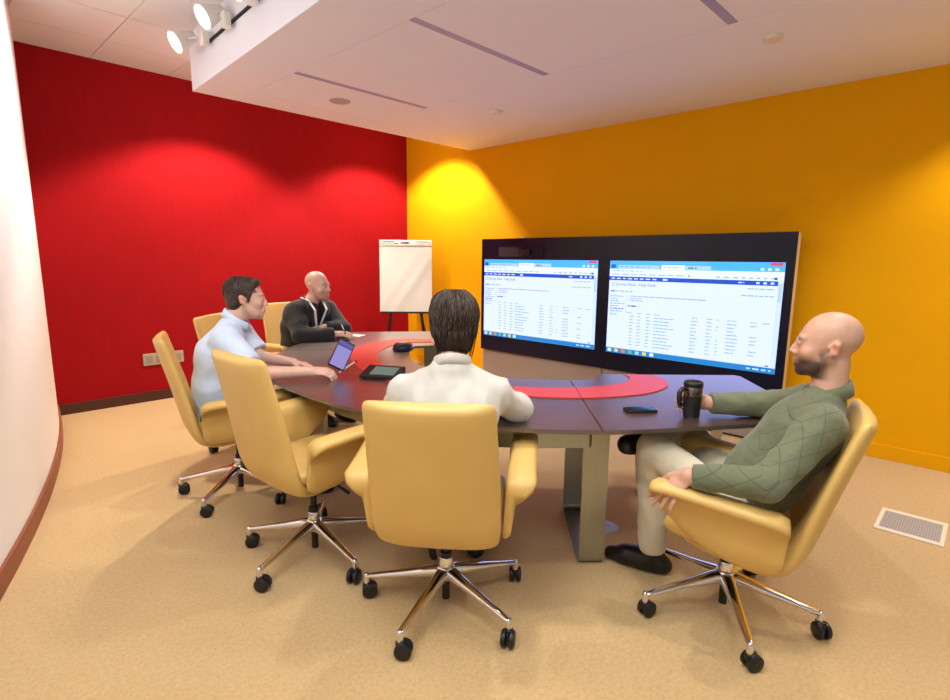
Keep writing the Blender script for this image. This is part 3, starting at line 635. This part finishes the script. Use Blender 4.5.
class Head:
    def __init__(s, c, f, up):
        s.c = np.asarray(c, np.float32); s.f = nrm(f); up = np.asarray(up, np.float32); s.r = nrm(np.cross(s.f, up)); s.u = np.cross(s.r, s.f); s.R = np.stack([s.r, s.f, s.u])
    def w(s, x, y, z): return s.c+x*s.r+y*s.f+z*s.u
    def loc(s, v): return (v-s.c)@s.R.T
    def ell(s, S, c, r, k=.01, sub=False, rx=0):
        R = s.R
        if rx: ca, sa = math.cos(rx), math.sin(rx); R = np.stack([s.r, ca*s.f+sa*s.u, -sa*s.f+ca*s.u])
        S.ell(s.w(*c), r, R, k, sub)
    def cap(s, S, a, b, ra, rb, k=.008, sub=False): S.cap(s.w(*a), s.w(*b), ra, rb, k, sub)
    def build(s, S, jaw=1.0):
        s.ell(S, (0, -.013, .038), (.076, .093, .083), .02)
        s.ell(S, (0, .030, -.020), (.064, .066, .090), .03)
        s.ell(S, (0, .040, -.074), (.050*jaw, .050, .042), .025)
        s.ell(S, (0, .077, -.100), (.023*jaw, .019, .020), .02)
        for x in (-1, 1):
            s.cap(S, (x*.058, .0, -.045), (x*.040*jaw, .050, -.088), .016, .014, .02)
            s.ell(S, (x*.044, .062, -.028), (.022, .022, .02), .02)
        s.cap(S, (-.036, .082, .020), (.036, .082, .020), .011, .011, .016)
        for x in (-1, 1): s.ell(S, (x*.032, .100, .001), (.017, .014, .0095), .010, True)
        s.cap(S, (0, .089, .012), (0, .110, -.030), .0085, .0115, .011)
        for x in (-1, 1): s.ell(S, (x*.0125, .099, -.034), (.008, .011, .008), .006)
        s.ell(S, (0, .090, -.066), (.027, .014, .017), .012)
        s.ell(S, (0, .099, -.0605), (.021, .0085, .0055), .004); s.ell(S, (0, .097, -.0735), (.019, .0085, .0065), .004)
        s.ell(S, (0, .108, -.0668), (.022, .010, .0016), .002, True)
        for x in (-1, 1):
            s.ell(S, (x*.030, .0845, .0), (.0130, .0130, .0120), .003); s.cap(S, (x*.020, .094, .0065), (x*.042, .089, .0055), .0042, .0042, .004)
            s.cap(S, (x*.071, -.006, .0), (x*.082, -.024, .012), .010, .013, .008); s.cap(S, (x*.073, -.004, -.032), (x*.083, -.024, .012), .008, .010, .006); s.cap(S, (x*.082, -.026, .010), (x*.080, -.022, -.018), .010, .009, .006)
            s.ell(S, (x*.088, -.012, -.002), (.006, .009, .014), .004, True)
    def tint(s, v, skin, brow=(.06, .035, .02), beard=None, beardamt=0, scalp=None):
        p = s.loc(v); col = np.tile(np.array(skin, float), (len(v), 1)); near = np.linalg.norm(p, axis=1) < .17
        def mixin(w, c): 
            nonlocal col
            w = np.clip(w, 0, 1)[:, None]*near[:, None]; col = col*(1-w)+np.array(c)*w
        x, y, z = p[:, 0], p[:, 1], p[:, 2]; ax = np.abs(x); sm = lambda a, lo, hi: np.clip((a-lo)/(hi-lo), 0, 1)
        mixin(.35*np.exp(-((ax-.045)/.02)**2-((z+.03)/.02)**2)*(y > .03), np.array(skin)*np.array((1.05, .7, .65)))
        mixin(.4*np.exp(-((ax-.08)/.012)**2-((y+.015)/.025)**2-((z+.005)/.03)**2), np.array(skin)*np.array((1.05, .68, .6)))
        if scalp is not None: mixin(.55*sm(z, .0, .05)*sm(-y, -.045, .02), scalp)
        if beard is not None:
            b = sm(-z, .038, .060)*sm(y, -.012, .022); b = np.maximum(b, sm(y, -.01, .01)*sm(-y, -.035, -.02)*sm(-z, .0, .03)*.8)
            b *= 1-np.exp(-(ax/.022)**2-((z+.067)/.010)**2)*(y > .085); b *= 1-sm(-z, .118, .128)
            mixin(b*beardamt, beard)
        mixin(.75*np.exp(-(ax/.021)**4-((z+.067)/.0095)**4)*(y > .088), np.array(skin)*np.array((.85, .5, .48)))
        mixin(.9*np.exp(-((ax-.033)/.017)**4-((z-.0225-.10*np.minimum(0, .03-ax))/.0055)**2)*(y > .06), brow)
        e = np.sqrt((ax-.030)**2+(y-.0865)**2+z**2) < .0132
        w = e & (np.abs(z+.0005) < .0042) & (ax > .018) & (ax < .043) & (y > .09); col[w] = (.50, .46, .43); col[w & (np.hypot(ax-.030, z) < .0065)] = (.04, .03, .025)
        return col
def hand(S, wr, d, palm, side, curl, spread=.16, scale=1.0, thumb=(.5, .3)):
    """fingers run along d, palm faces palm; side = direction of the thumb; curl = bend per finger joint"""
    d = nrm(d); palm = np.asarray(palm, np.float32); palm = nrm(palm-d*(palm@d)); sd = nrm(np.cross(d, palm)); 
    if sd@np.asarray(side) < 0: sd = -sd
    k = scale; wr = np.asarray(wr, np.float32); pc = wr+d*.045*k
    S.ecap(wr-d*.01, wr+d*.075*k, sd, (.026*k, .018*k), (.038*k, .013*k), .012)
    Ls = [(.040, .026, .020), (.045, .030, .022), (.042, .028, .021), (.033, .021, .018)]
    for i, L in enumerate(Ls):
        off = (1.5-i)*.0205*k; a = wr+d*(.080-.004*abs(i-1.2))*k+sd*off; c = curl[i] if isinstance(curl, (list, tuple)) else curl; ang = 0; dd = nrm(d+sd*spread*(1.5-i)*.35); P = [a]; r = .0088*k
        for j, l in enumerate(L):
            ang += c*(.8, 1.1, .8)[j]; P.append(P[-1]+(dd*math.cos(ang)+palm*math.sin(ang))*l*k)
        S.chain(P, [r*1.08, r, r*.94, r*.82], .003)
    t0 = wr+d*.018*k+sd*.026*k; out, inn = thumb
    t1 = t0+nrm(d*.75+sd*out+palm*.25)*.04*k; t2 = t1+nrm(d*.9+sd*(out-inn)+palm*(.2+inn*.5))*.032*k; t3 = t2+nrm(d*.9+sd*(out-1.6*inn)+palm*(.2+inn*.6))*.025*k
    S.chain([t0, t1, t2, t3], [.014*k, .0115*k, .0105*k, .0085*k], .006)
def bounds(P, pad): P = np.array(P); return P.min(0)-pad, P.max(0)+pad
def part(name, S, base, material, parent, sm_=2, tintf=None):
    v, f = S.mesh()
    if sm_: v = smooth(v, f, sm_)
    me = to_mesh(name, v, f, base, tintf(v) if tintf else None); o = link(name, me, material, parent); return o
def shoe(S, ankle, heel, toe, h=.07):
    ankle, heel, toe = map(lambda q: np.asarray(q, np.float32), (ankle, heel, toe)); up = V3(0, 0, 1)
    d = nrm(toe-heel); S.cap(heel+d*.03+up*.04, heel+d*.12+up*.05, .038, .042, .02); S.cap(heel+d*.10+up*.045, toe-d*.04+up*.032, .043, .033, .03); S.cap(ankle, heel+d*.06+up*.05, .040, .040, .03)
    S.cap(heel+d*.12+up*.05, heel+d*.20+up*.045, .046, .046, .03)
def strands(paths, r0_, r1_, n=4):
    bm = bmesh.new()
    for P in paths: tube(P, [r0_+(r1_-r0_)*i/(len(P)-1) for i in range(len(P))], n, bm)
    return bm
from mathutils import noise as mnoise
def cloth(name, col, rough=.85, bump=.38, bscale=8, noise_=.05):
    return mat(name, col, rough, noise=noise_, nscale=18, bump=bump, bscale=bscale, bdist=.03, sheen=.15)
cloth('blue_polo', rgb(204, 220, 242)); cloth('suit_black', rgb(21, 20, 22)); cloth('maroon_shirt', rgb(52, 18, 26)); cloth('cream_shirt', rgb(196, 192, 183)); cloth('khaki', rgb(196, 186, 162)); cloth('grey_trousers', rgb(70, 72, 78)); cloth('olive_trousers', rgb(128, 122, 96))
mat('hair_brown', rgb(58, 42, 32), .55, noise=.5, nscale=60, bump=.5, bscale=120); mat('hair_dark', rgb(50, 38, 30), .55, spec=.25, noise=.45, nscale=30, bump=.5, bscale=120); mat('hair_grey', rgb(88, 74, 62), .5, spec=.3)
mat('shoe_black', rgb(14, 13, 14), .35); mat('lanyard_white', rgb(240, 242, 248), .6); mat('pen_silver', rgb(200, 200, 215), .3)
# green sweater with a thin dark diamond line pattern knitted in
m = cloth('green_sweater', rgb(100, 106, 80), .95, .35, 16); nt = m.node_tree; b = nt.nodes['Principled BSDF']
src = b.inputs['Base Color'].links[0].from_socket; a = nt.nodes.new('ShaderNodeAttribute'); a.attribute_name = 'knit'; sp = nt.nodes.new('ShaderNodeSeparateColor'); nt.links.new(a.outputs['Color'], sp.inputs[0])
def linefam(op):
    ad = nt.nodes.new('ShaderNodeMath'); ad.operation = op; nt.links.new(sp.outputs[0], ad.inputs[0]); nt.links.new(sp.outputs[1], ad.inputs[1])
    fr = nt.nodes.new('ShaderNodeMath'); fr.operation = 'FRACT'; nt.links.new(ad.outputs[0], fr.inputs[0])
    s2 = nt.nodes.new('ShaderNodeMath'); s2.operation = 'SUBTRACT'; nt.links.new(fr.outputs[0], s2.inputs[0]); s2.inputs[1].default_value = .5
    ab = nt.nodes.new('ShaderNodeMath'); ab.operation = 'ABSOLUTE'; nt.links.new(s2.outputs[0], ab.inputs[0])
    lt = nt.nodes.new('ShaderNodeMath'); lt.operation = 'LESS_THAN'; nt.links.new(ab.outputs[0], lt.inputs[0]); lt.inputs[1].default_value = .022; return lt
l1, l2 = linefam('ADD'), linefam('SUBTRACT'); mxn = nt.nodes.new('ShaderNodeMath'); mxn.operation = 'MAXIMUM'; nt.links.new(l1.outputs[0], mxn.inputs[0]); nt.links.new(l2.outputs[0], mxn.inputs[1])
ml = nt.nodes.new('ShaderNodeMath'); ml.operation = 'MULTIPLY'; nt.links.new(mxn.outputs[0], ml.inputs[0]); nt.links.new(sp.outputs[2], ml.inputs[1])
mc = nt.nodes.new('ShaderNodeMix'); mc.data_type = 'RGBA'; nt.links.new(ml.outputs[0], mc.inputs['Factor']); nt.links.new(src, mc.inputs['A']); mc.inputs['B'].default_value = rgb(74, 80, 62); nt.links.new(mc.outputs['Result'], b.inputs['Base Color'])

def wrinkle(v, f, amp, freq, seed=0, stretch=(1, 1, 1)):
    a, b2, c = v[f[:, 0]], v[f[:, 1]], v[f[:, 2]]; fn = np.cross(b2-a, c-a); n = np.zeros_like(v)
    for k in range(4): np.add.at(n, f[:, k], fn)
    n /= np.linalg.norm(n, axis=1)[:, None]+1e-12; st = np.array(stretch)*freq
    d = np.array([1-2*abs(mnoise.noise(Vector(p)))-.6 for p in (v*st+seed*7.3)]); return v+n*(amp*d)[:, None]
def garment(name, S, base, material, parent, amp=.006, freq=9, seed=1, stretch=(1, 1, 1), post=None):
    v, f = S.mesh(); v = smooth(v, f, 2); v = wrinkle(v, f, amp, freq, seed, stretch); v = smooth(v, f, 1, .4); me = to_mesh(name, v, f, base)
    if post: post(me, v)
    return link(name, me, material, parent)
def grow(P, pad=.2): P = np.array(P, float); return P.min(0)-pad, P.max(0)+pad
def collar(base, c, up, front, r, h, material, parent, th=.006, gap=.5, tilt=.35, flare=.012, drop=.03):
    """folded collar: a band open at the front that stands up and turns over outward, lower at the front"""
    up = Vector(up).normalized(); fr = Vector(front); fr = (fr-up*fr.dot(up)).normalized(); sd = fr.cross(up); c = Vector(c)-Vector(base); rs = []
    N = 36
    for i in range(N+1):
        a = gap/2+(2*PI-gap)*i/N; d = fr*math.cos(a)+sd*math.sin(a); k = (1+math.cos(a))/2
        o_ = c-up*drop*k*1.4+fr*.012*k; 
        ring = [o_+d*r*.98-up*.012, o_+d*r*.97+up*h*.7, o_+d*(r+.002)+up*h, o_+d*(r+th+.004)+up*(h*.97), o_+d*(r+th+flare*.7)+up*h*.45, o_+d*(r+th+flare)-up*(.010+.012*k), o_+d*(r+flare)-up*(.012+.012*k), o_+d*(r+.003)+up*h*.3]
        rs.append(ring)
    return link('collar', loft(rs), material, parent)
def person(J, lab, skin, vox=.006, hd=None, tintkw={}, jaw=1.0):
    base = (J['pelvis'][0], J['pelvis'][1], 0)
    pts = [J[k] for k in ('pelvis', 'head', 'lel', 'rel', 'lwr', 'rwr', 'lkn', 'rkn', 'lan', 'ran')]; lo, hi = grow(pts, .22); lo[2] = max(lo[2], -.01)
    S = Sdf(lo, hi, vox); SD = nrm(np.array(J['rsh'])-np.array(J['lsh']))
    S.ecap(J['pelvis'], J['waist'], SD, (.135, .095), (.125, .09), .03); S.ecap(J['waist'], J['chest'], SD, (.125, .09), (.14, .095), .03); S.ecap(J['chest'], J['neck'], SD, (.14, .09), (.06, .055), .03)
    S.cap(J['lsh'], J['rsh'], .045, .045, .03)
    for s in 'lr':
        S.chain([J[s+'sh'], J[s+'el'], J[s+'wr']], [.046, .040, .027], .02)
        S.chain([J[s+'hip'], J[s+'kn'], J[s+'an']], [.075, .052, .036], .02)
        hnd = J.get(s+'hand')
        if hnd: hand(S, J[s+'wr'], *hnd[:3], **hnd[3])
    H = Head(J['head'], J['face'], J['up']); H.build(S, jaw)
    S.cap(J['neck'], H.w(0, -.022, -.060), .056, .054, .02)
    o = part('person', S, base, 'skin', None, 1, lambda v: H.tint(v, skin, **tintkw)); o.location = base
    tag(o, lab, 'person'); return o, H, base, SD
def torso_sdf(J, SD, infl, vox, sl=(.062, .056, .044), cuff=None, belly=0, extra=None):
    pts = [J[k] for k in ('pelvis', 'neck', 'lel', 'rel', 'lwr', 'rwr', 'lsh', 'rsh')]; lo, hi = grow(pts, .2); S = Sdf(lo, hi, vox); i = infl
    S.ecap(J['pelvis'], J['waist'], SD, (.155+i, .115+i+belly), (.145+i, .11+i+belly), .04); S.ecap(J['waist'], J['chest'], SD, (.145+i, .11+i+belly), (.165+i, .115+i), .04); S.ecap(J['chest'], np.array(J['neck'])-(np.array(J['neck'])-np.array(J['chest']))*.25, SD, (.165+i, .112+i), (.09, .07), .04)
    S.cap(J['lsh'], J['rsh'], .058+i*.5, .058+i*.5, .05)
    for s in 'lr':
        sh, el, wr = (np.array(J[s+k], float) for k in ('sh', 'el', 'wr')); c = cuff if cuff else 'long'
        if c == 'short':
            e = sh+(el-sh)*.80; S.chain([sh, e], [sl[0]+i*.5, sl[1]+.008], .03); S.plane(sh+(el-sh)*.82, el-sh, .12)
        else:
            e = wr-(wr-el)/np.linalg.norm(wr-el)*.012; S.chain([sh, el, e+(wr-el)*.15], [sl[0]+i*.5, sl[1], sl[2]], .025); S.plane(e, wr-el, .085)
    return S
def pants(J, base, material, parent, vox=.008, rad=(.092, .072, .060), seed=3, amp=.007):
    pts = [J[k] for k in ('pelvis', 'lkn', 'rkn', 'lan', 'ran')]; lo, hi = grow(pts, .2); lo[2] = max(lo[2], -.02); S = Sdf(lo, hi, vox); SD = nrm(np.array(J['rhip'])-np.array(J['lhip']))
    S.ecap(np.array(J['pelvis'])+V3(0, 0, .06), np.array(J['pelvis'])+V3(0, 0, -.01), SD, (.155, .11), (.16, .115), .03)
    for s in 'lr':
        h, k, a = (np.array(J[s+q], float) for q in ('hip', 'kn', 'an')); d = (a-k)/np.linalg.norm(a-k); S.chain([h, k, a+d*.03], list(rad), .03); S.plane(a+d*.005, d, .11)
    return garment('trousers', S, base, material, parent, amp, 8, seed)
def shoes(J, base, parent, vox=.006):
    for s in 'lr':
        a, h, t = J[s+'an'], J[s+'heel'], J[s+'toe']; lo, hi = grow([a, h, t], .09); S = Sdf(lo, hi, vox); z0 = min(h[2], t[2]); shoe(S, a, h, t); S.plane((np.array(h)+np.array(t))/2+V3(0, 0, .004), (0, 0, -1), .3); part('shoe', S, base, 'shoe_black', parent)
# ---- man in green sweater, leaning back at the right
J = dict(pelvis=(2.18, .635, .455), waist=(2.212, .555, .60), chest=(2.262, .455, .785), neck=(2.300, .398, .930), head=(2.297, .417, 1.104), face=(-.24, .97, .0), up=(.02, -.12, 1),
    lsh=(2.118, .372, .850), rsh=(2.452, .460, .862), lel=(1.912, .470, .668), lwr=(1.832, .705, .652), rel=(2.53, .64, .79), rwr=(2.352, .845, .792),
    lhip=(2.09, .615, .46), rhip=(2.27, .66, .46), lkn=(2.142, .975, .598), lan=(2.205, .985, .115), rkn=(2.52, .98, .575), ran=(2.30, 1.03, .575), lheel=(2.235, .905, 0), ltoe=(2.165, 1.205, 0), rheel=(2.34, 1.0, .535), rtoe=(2.165, 1.135, .530),
    lhand=((-.42, .55, -.72), (.75, .0, -.66), (.75, .60, .3), dict(curl=[.16, .18, .22, .26], spread=.45, thumb=(.55, .3))),
    rhand=((-.42, .90, .0), (-.9, -.42, 0), (0, 0, 1), dict(curl=.62, thumb=(.35, .5))))
SK = (.56, .315, .215)
o4, H4, base, SD = person(J, 'bald bearded man in green sweater and khakis leaning back holding a mug', SK, .0045, tintkw=dict(beard=(.040, .022, .016), beardamt=.93, scalp=(.50, .31, .225)))
S = torso_sdf(J, SD, .008, .007, sl=(.066, .058, .043), belly=.012)
S.plane(np.array(J['neck'])+V3(.0, -.0, .035), (-.1, .15, 1), .13)
def knit(me, v):
    lsh, lel, lwr = (np.array(J[k], float) for k in ('lsh', 'lel', 'lwr')); at = me.color_attributes.new('knit', 'FLOAT_COLOR', 'POINT'); F_ = np.array((-.26, .966, 0)); U = np.array((0, 0, 1.0))
    ax = nrm(lel-lsh).astype(float); ax2 = nrm(lwr-lel).astype(float); L1 = np.linalg.norm(lel-lsh); t1 = np.clip((v-lsh)@ax, -.2, L1); t2 = np.clip((v-lel)@ax2, 0, .4); s = t1+t2
    q = v-lsh-np.clip((v-lsh)@ax, 0, L1)[:, None]*ax; perp = np.where((t2 > .02), (v-lel)@np.array((-.1, 0, 1.0)), (v-lsh)@np.array((-.2, .75, .62)))
    col = np.zeros((len(v), 4)); col[:, 0] = s/.115+4; col[:, 1] = perp/.062+4
    L4 = np.array((-.966, -.26, 0)); near = (v-np.array(J['chest']))@L4; col[:, 2] = np.clip((near-.05)/.05, 0, 1); col[:, 3] = 1
    at.data.foreach_set('color', col.astype(np.float32).ravel())
sw = garment('sweater', S, base, 'green_sweater', o4, .006, 10, 2, post=knit)
collar(base, np.array(J['neck'])+V3(.0, .002, .012), (-.02, .03, 1), (-.45, .89, 0), .063, .036, 'green_sweater', sw, gap=.7)
pants(J, base, 'khaki', o4, .008); shoes(J, base, o4)
rg = link('ring', lathe([(.0095, -.0022), (.0105, -.0022), (.0105, .0022), (.0095, .0022)], 18, axis=(-.42, .55, -.72), loc=Vector(np.array(J['lwr'])+nrm((-.42, .55, -.72))*.100-np.array(base)-nrm(np.cross(nrm((-.42, .55, -.72)), nrm((.75, 0, -.66))))*.010)), 'ring_gold', o4)
# ---- man with his back to the camera
J = dict(pelvis=(1.37, 1.445, .485), waist=(1.372, 1.448, .65), chest=(1.395, 1.462, .82), neck=(1.432, 1.490, .995), head=(1.487, 1.539, 1.148), face=(.66, .75, -.02), up=(.06, .06, 1),
    lsh=(1.315, 1.630, .878), rsh=(1.555, 1.380, .878), lel=(1.41, 1.80, .795), lwr=(1.60, 1.93, .79), rel=(1.700, 1.375, .790), rwr=(1.74, 1.62, .788), lhip=(1.30, 1.52, .485), rhip=(1.435, 1.375, .485),
    lkn=(1.62, 1.80, .53), rkn=(1.74, 1.62, .53), lan=(1.66, 1.84, .11), ran=(1.76, 1.66, .11), lheel=(1.60, 1.79, 0), ltoe=(1.80, 1.98, 0), rheel=(1.70, 1.61, 0), rtoe=(1.90, 1.80, 0),
    lhand=((.8, .3, -.1), (0, 0, -1), (.3, -.9, 0), dict(curl=.25)), rhand=((.2, .95, -.1), (0, 0, -1), (-.9, .2, 0), dict(curl=.25)))
o3, H3, base, SD = person(J, 'dark-haired man in cream shirt seated with his back to the camera', SK, .006)
S = torso_sdf(J, SD, .010, .008, sl=(.062, .057, .045))
for s in 'lr': S.cap(np.array(J['neck'])+V3(0, 0, -.03), np.array(J[s+'sh'])+V3(0, 0, .0), .062, .055, .04)
S.plane(np.array(J['neck'])+V3(0, 0, .03), (.15, .15, 1), .14)
# pleat down the middle of the back
bk = -nrm((.77, .64, 0)); c0 = np.array(J['neck'])
for sgn in (-1, 1): S.cap(c0+bk*.098+V3(*(SD*.016*sgn))+V3(0, 0, -.085), np.array(J['waist'])+bk*.118+V3(*(SD*.016*sgn)), .008, .010, .012)
sh3 = garment('shirt', S, base, 'cream_shirt', o3, .009, 12, 5, (1, 1, .5))
collar(base, np.array(J['neck'])+V3(.006, .006, .015), (.12, .10, 1), (.66, .75, 0), .062, .030, 'cream_shirt', sh3, gap=.5)
pants(J, base, 'olive_trousers', o3); shoes(J, base, o3, .008)
lo, hi = grow([J['head']], .19); S = Sdf(lo, hi, .004)
H3.ell(S, (0, -.018, .036), (.094, .112, .100), .01); H3.ell(S, (0, -.055, -.045), (.080, .062, .090), .03)
for x in (-1, 1): H3.ell(S, (x*.078, -.012, -.005), (.018, .040, .058), .02); H3.ell(S, (-.03, .05, .075), (.055, .05, .045), .03)
H3.ell(S, (0, .10, -.055), (.12, .085, .105), .01, True); H3.ell(S, (0, .03, -.125), (.066, .07, .045), .01, True)
hr = part('hair', S, base, 'hair_dark', o3, 2)
def scalp_strands(H, n, rx, ry, rz, c, lo_el, crown, seed, rad=(.0032, .0012), jit=.006, lift=.004, az=(0, 2*PI)):
    rnd = random.Random(seed); out = []
    for _ in range(n):
        a = rnd.uniform(*az); e0 = rnd.uniform(-.2, 1.25); e1 = max(lo_el(a), e0-rnd.uniform(.5, .9)); P = []; da = rnd.uniform(-.12, .12)
        for k in range(7):
            t = k/6; e = e0+(e1-e0)*t; aa = a+da*t; l = 1+(lift+rnd.uniform(0, jit)*.2)/.09+.02*math.sin(t*PI)
            P.append(Vector(H.w(c[0]+rx*l*math.cos(e)*math.cos(aa), c[1]+ry*l*math.cos(e)*math.sin(aa), c[2]+rz*l*math.sin(e))-np.array(base)))
        out.append(P)
    return out
st = scalp_strands(H3, 620, .093, .111, .098, (0, -.018, .036), lambda a: -.85 if math.sin(a) < 0 else -.1, None, 11, az=(PI*.92, PI*2.08))
link('hair_strands', strands(st[:430], .0034, .0010), 'hair_dark', hr); link('hair_strands', strands(st[430:], .0028, .0010), 'hair_grey', hr)
st = []
rnd = random.Random(4)
for _ in range(170):
    a = rnd.uniform(PI*1.08, PI*1.92); x, y = .091*math.cos(a), -.054+.068*math.sin(a); z0 = rnd.uniform(-.03, .03); l = rnd.uniform(.07, .115); dx = rnd.uniform(-.008, .008)
    st.append([Vector(H3.w(x*(1-.30*t)+dx*t, y*(1-.10*t)-.003*math.sin(t*3)+.012*t*t, z0-l*t)-np.array(base)) for t in (0, .25, .5, .75, 1)])
link('hair_strands', strands(st, .0034, .0010), 'hair_dark', hr)
# ---- man in pale blue polo shirt
J = dict(pelvis=(1.205, 3.195, .485), waist=(1.185, 3.21, .64), chest=(1.212, 3.205, .84), neck=(1.298, 3.175, 1.048), head=(1.357, 3.147, 1.160), face=(.90, -.43, -.04), up=(.10, -.05, 1),
    rsh=(1.185, 3.055, .952), lsh=(1.375, 3.315, .952), rel=(1.245, 2.82, .782), rwr=(1.478, 2.645, .785), lel=(1.435, 3.19, .80), lwr=(1.53, 2.965, .785), rhip=(1.15, 3.125, .485), lhip=(1.26, 3.265, .485),
    rkn=(1.50, 2.90, .53), lkn=(1.60, 3.05, .53), ran=(1.50, 2.88, .11), lan=(1.60, 3.02, .11), rheel=(1.45, 2.93, 0), rtoe=(1.66, 2.74, 0), lheel=(1.55, 3.07, 0), ltoe=(1.76, 2.88, 0),
    rhand=((.80, -.55, -.05), (.2, .3, -.9), (.5, .8, .2), dict(curl=.65, thumb=(.4, .4))), lhand=((.55, -.8, -.1), (-.1, -.1, -1), (-.8, -.5, 0), dict(curl=.35)))
o1, H1, base, SD = person(J, 'brown-haired man in pale blue polo shirt using a tablet', (.66, .40, .31), .0055, jaw=1.05)
S = torso_sdf(J, SD, .010, .008, sl=(.070, .066, .045), cuff='short', belly=.01); S.plane(np.array(J['neck'])+V3(0, 0, .028), (.35, -.28, 1), .13)
sh1 = garment('polo_shirt', S, base, 'blue_polo', o1, .008, 7, 8)
collar(base, np.array(J['neck'])+V3(.004, -.004, .005), (.30, -.22, 1), (.90, -.43, 0), .062, .034, 'blue_polo', sh1, gap=.8)
pants(J, base, 'grey_trousers', o1); shoes(J, base, o1, .008)
lo, hi = grow([J['head']], .19); S = Sdf(lo, hi, .004)
H1.ell(S, (0, -.022, .043), (.083, .102, .088), .01); H1.ell(S, (0, -.060, -.02), (.072, .048, .058), .03); H1.cap(S, (-.05, .058, .098), (.05, .058, .098), .020, .020, .02)
for x in (-1, 1): H1.cap(S, (x*.076, .020, .03), (x*.074, .012, -.022), .010, .007, .008)
H1.ell(S, (0, .108, .012), (.13, .082, .074), .008, True); H1.ell(S, (0, .048, -.058), (.11, .080, .064), .008, True)
hr = part('hair', S, base, 'hair_brown', o1, 2)
st = scalp_strands(H1, 260, .081, .100, .087, (0, -.022, .043), lambda a: -.5 if math.sin(a) < -.1 else .35, None, 21, lift=.002)
st = [[p*1.0 for p in P[:4]] for P in st]
link('hair_strands', strands(st, .0028, .0008), 'hair_brown', hr)
# ---- man in black suit
J = dict(pelvis=(2.38, 4.44, .485), waist=(2.35, 4.34, .64), chest=(2.31, 4.20, .84), neck=(2.305, 4.085, 1.04), head=(2.335, 4.035, 1.168), face=(.47, -.88, -.02), up=(.02, -.05, 1),
    rsh=(2.175, 4.10, .958), lsh=(2.465, 4.14, .960), rel=(2.12, 3.95, .785), rwr=(2.37, 3.835, .785), lel=(2.53, 3.965, .80), lwr=(2.33, 3.95, .835), rhip=(2.29, 4.43, .485), lhip=(2.47, 4.45, .485),
    rkn=(2.32, 4.02, .53), lkn=(2.52, 4.03, .53), ran=(2.32, 4.05, .11), lan=(2.52, 4.06, .11), rheel=(2.32, 4.10, 0), rtoe=(2.33, 3.82, 0), lheel=(2.52, 4.11, 0), ltoe=(2.54, 3.83, 0),
    rhand=((.80, -.55, .0), (.25, .35, -.9), (.4, .8, .3), dict(curl=.5, thumb=(.4, .4))), lhand=((-.95, .15, .0), (0, .1, -1), (0, -1, .2), dict(curl=.5, scale=.9)))
o2, H2_, base, SD = person(J, 'bald man in black suit with white lanyard writing at the table', (.64, .39, .30), .0055, tintkw=dict(beard=(.20, .11, .075), beardamt=.55, scalp=(.55, .33, .24)))
S = torso_sdf(J, SD, .002, .008, sl=(.05, .045, .04)); S.plane(np.array(J['neck'])+V3(0, 0, .03), (0, -.3, 1), .13)
sh2 = garment('shirt', S, base, 'maroon_shirt', o2, .004, 9, 3)
collar(base, np.array(J['neck'])+V3(0, -.004, .008), (.02, -.2, 1), (.4, -.9, 0), .060, .034, 'maroon_shirt', sh2, gap=.8)
S = torso_sdf(J, SD, .026, .008, sl=(.068, .066, .056))
for s in 'lr': S.cap(np.array(J['neck'])+V3(0, .02, -.035), np.array(J[s+'sh'])+V3(0, 0, .008), .062, .062, .06); S.cap(np.array(J[s+'sh'])+V3(0, .03, -.06), np.array(J['waist'])+np.array(SD)*(.1 if s == 'r' else -.1), .085, .085, .09)
fr2 = nrm((.13, -.99, -.1)); ch = np.array(J['chest'])
# open jacket front: a V cut away from the chest
cA = ch+np.array((.13, -.99, 0))*.13
S.cap(np.array(J['neck'])+np.array((.02, -.10, -.02)), cA+np.array((.0, .0, .02)), .062, .040, .01, True); S.cap(cA, np.array(J['waist'])+np.array((.02, -.15, 0)), .040, .014, .01, True)
S.plane(np.array(J['neck'])+V3(0, .0, .025), (0, -.25, 1), .14)
jk = garment('jacket', S, base, 'suit_black', o2, .006, 6, 9)
fv = Vector((.13, -.99, 0)); B = Vector(base); nk = Vector(J['neck']); cA_ = Vector(cA)
for s in (-1, 1):
    sdv = Vector((.99, .13, 0))*s
    ln = [nk+sdv*.072+Vector((0, .05, .035)), nk+sdv*.070-Vector((0, -.0, -.015))+fv*.05, nk+sdv*.058+fv*.115+Vector((0, 0, -.06)), cA_+sdv*.020+fv*.035+Vector((0, 0, .0)), cA_+sdv*.004+fv*.046+Vector((0, 0, -.075))]
    rs = [[p-B+sdv*w+fv*t for w, t in ((-.010, 0), (.010, 0), (.010, .004), (-.010, .004))] for p in ln]
    link('lanyard', loft(rs), 'lanyard_white', o2, smooth=False)
for s in (-1, 1):       # lapels beside the open V
    sdv = Vector((.99, .13, 0))*s
    ln = [(nk+sdv*.085+fv*.055+Vector((0, 0, .012)), .012), (nk+sdv*.085+fv*.105+Vector((0, 0, -.055)), .030), (cA_+sdv*.066+fv*.030+Vector((0, 0, .02)), .026), (cA_+sdv*.034+fv*.040+Vector((0, 0, -.075)), .006)]
    link('lapel', loft([[p-B-sdv*w, p-B+sdv*w-fv*.012, p-B+sdv*w-fv*.007, p-B-sdv*w+fv*.006] for p, w in ln]), 'suit_black', jk)
pants(J, base, 'suit_black', o2, .010); shoes(J, base, o2, .009)
pn = empty('pen', (2.455, 3.80, .742)); tag(pn, 'pale pen held upright in the suited man\'s hand', 'pen')
link('barrel', tube([(0, 0, 0), (.004, -.002, .010), (-.028, .03, .105)], [.0012, .004, .0045]), 'pen_silver', pn); link('cap', tube([(-.028, .03, .105), (-.032, .034, .118)], [.0048, .003]), 'lanyard_white', pn)
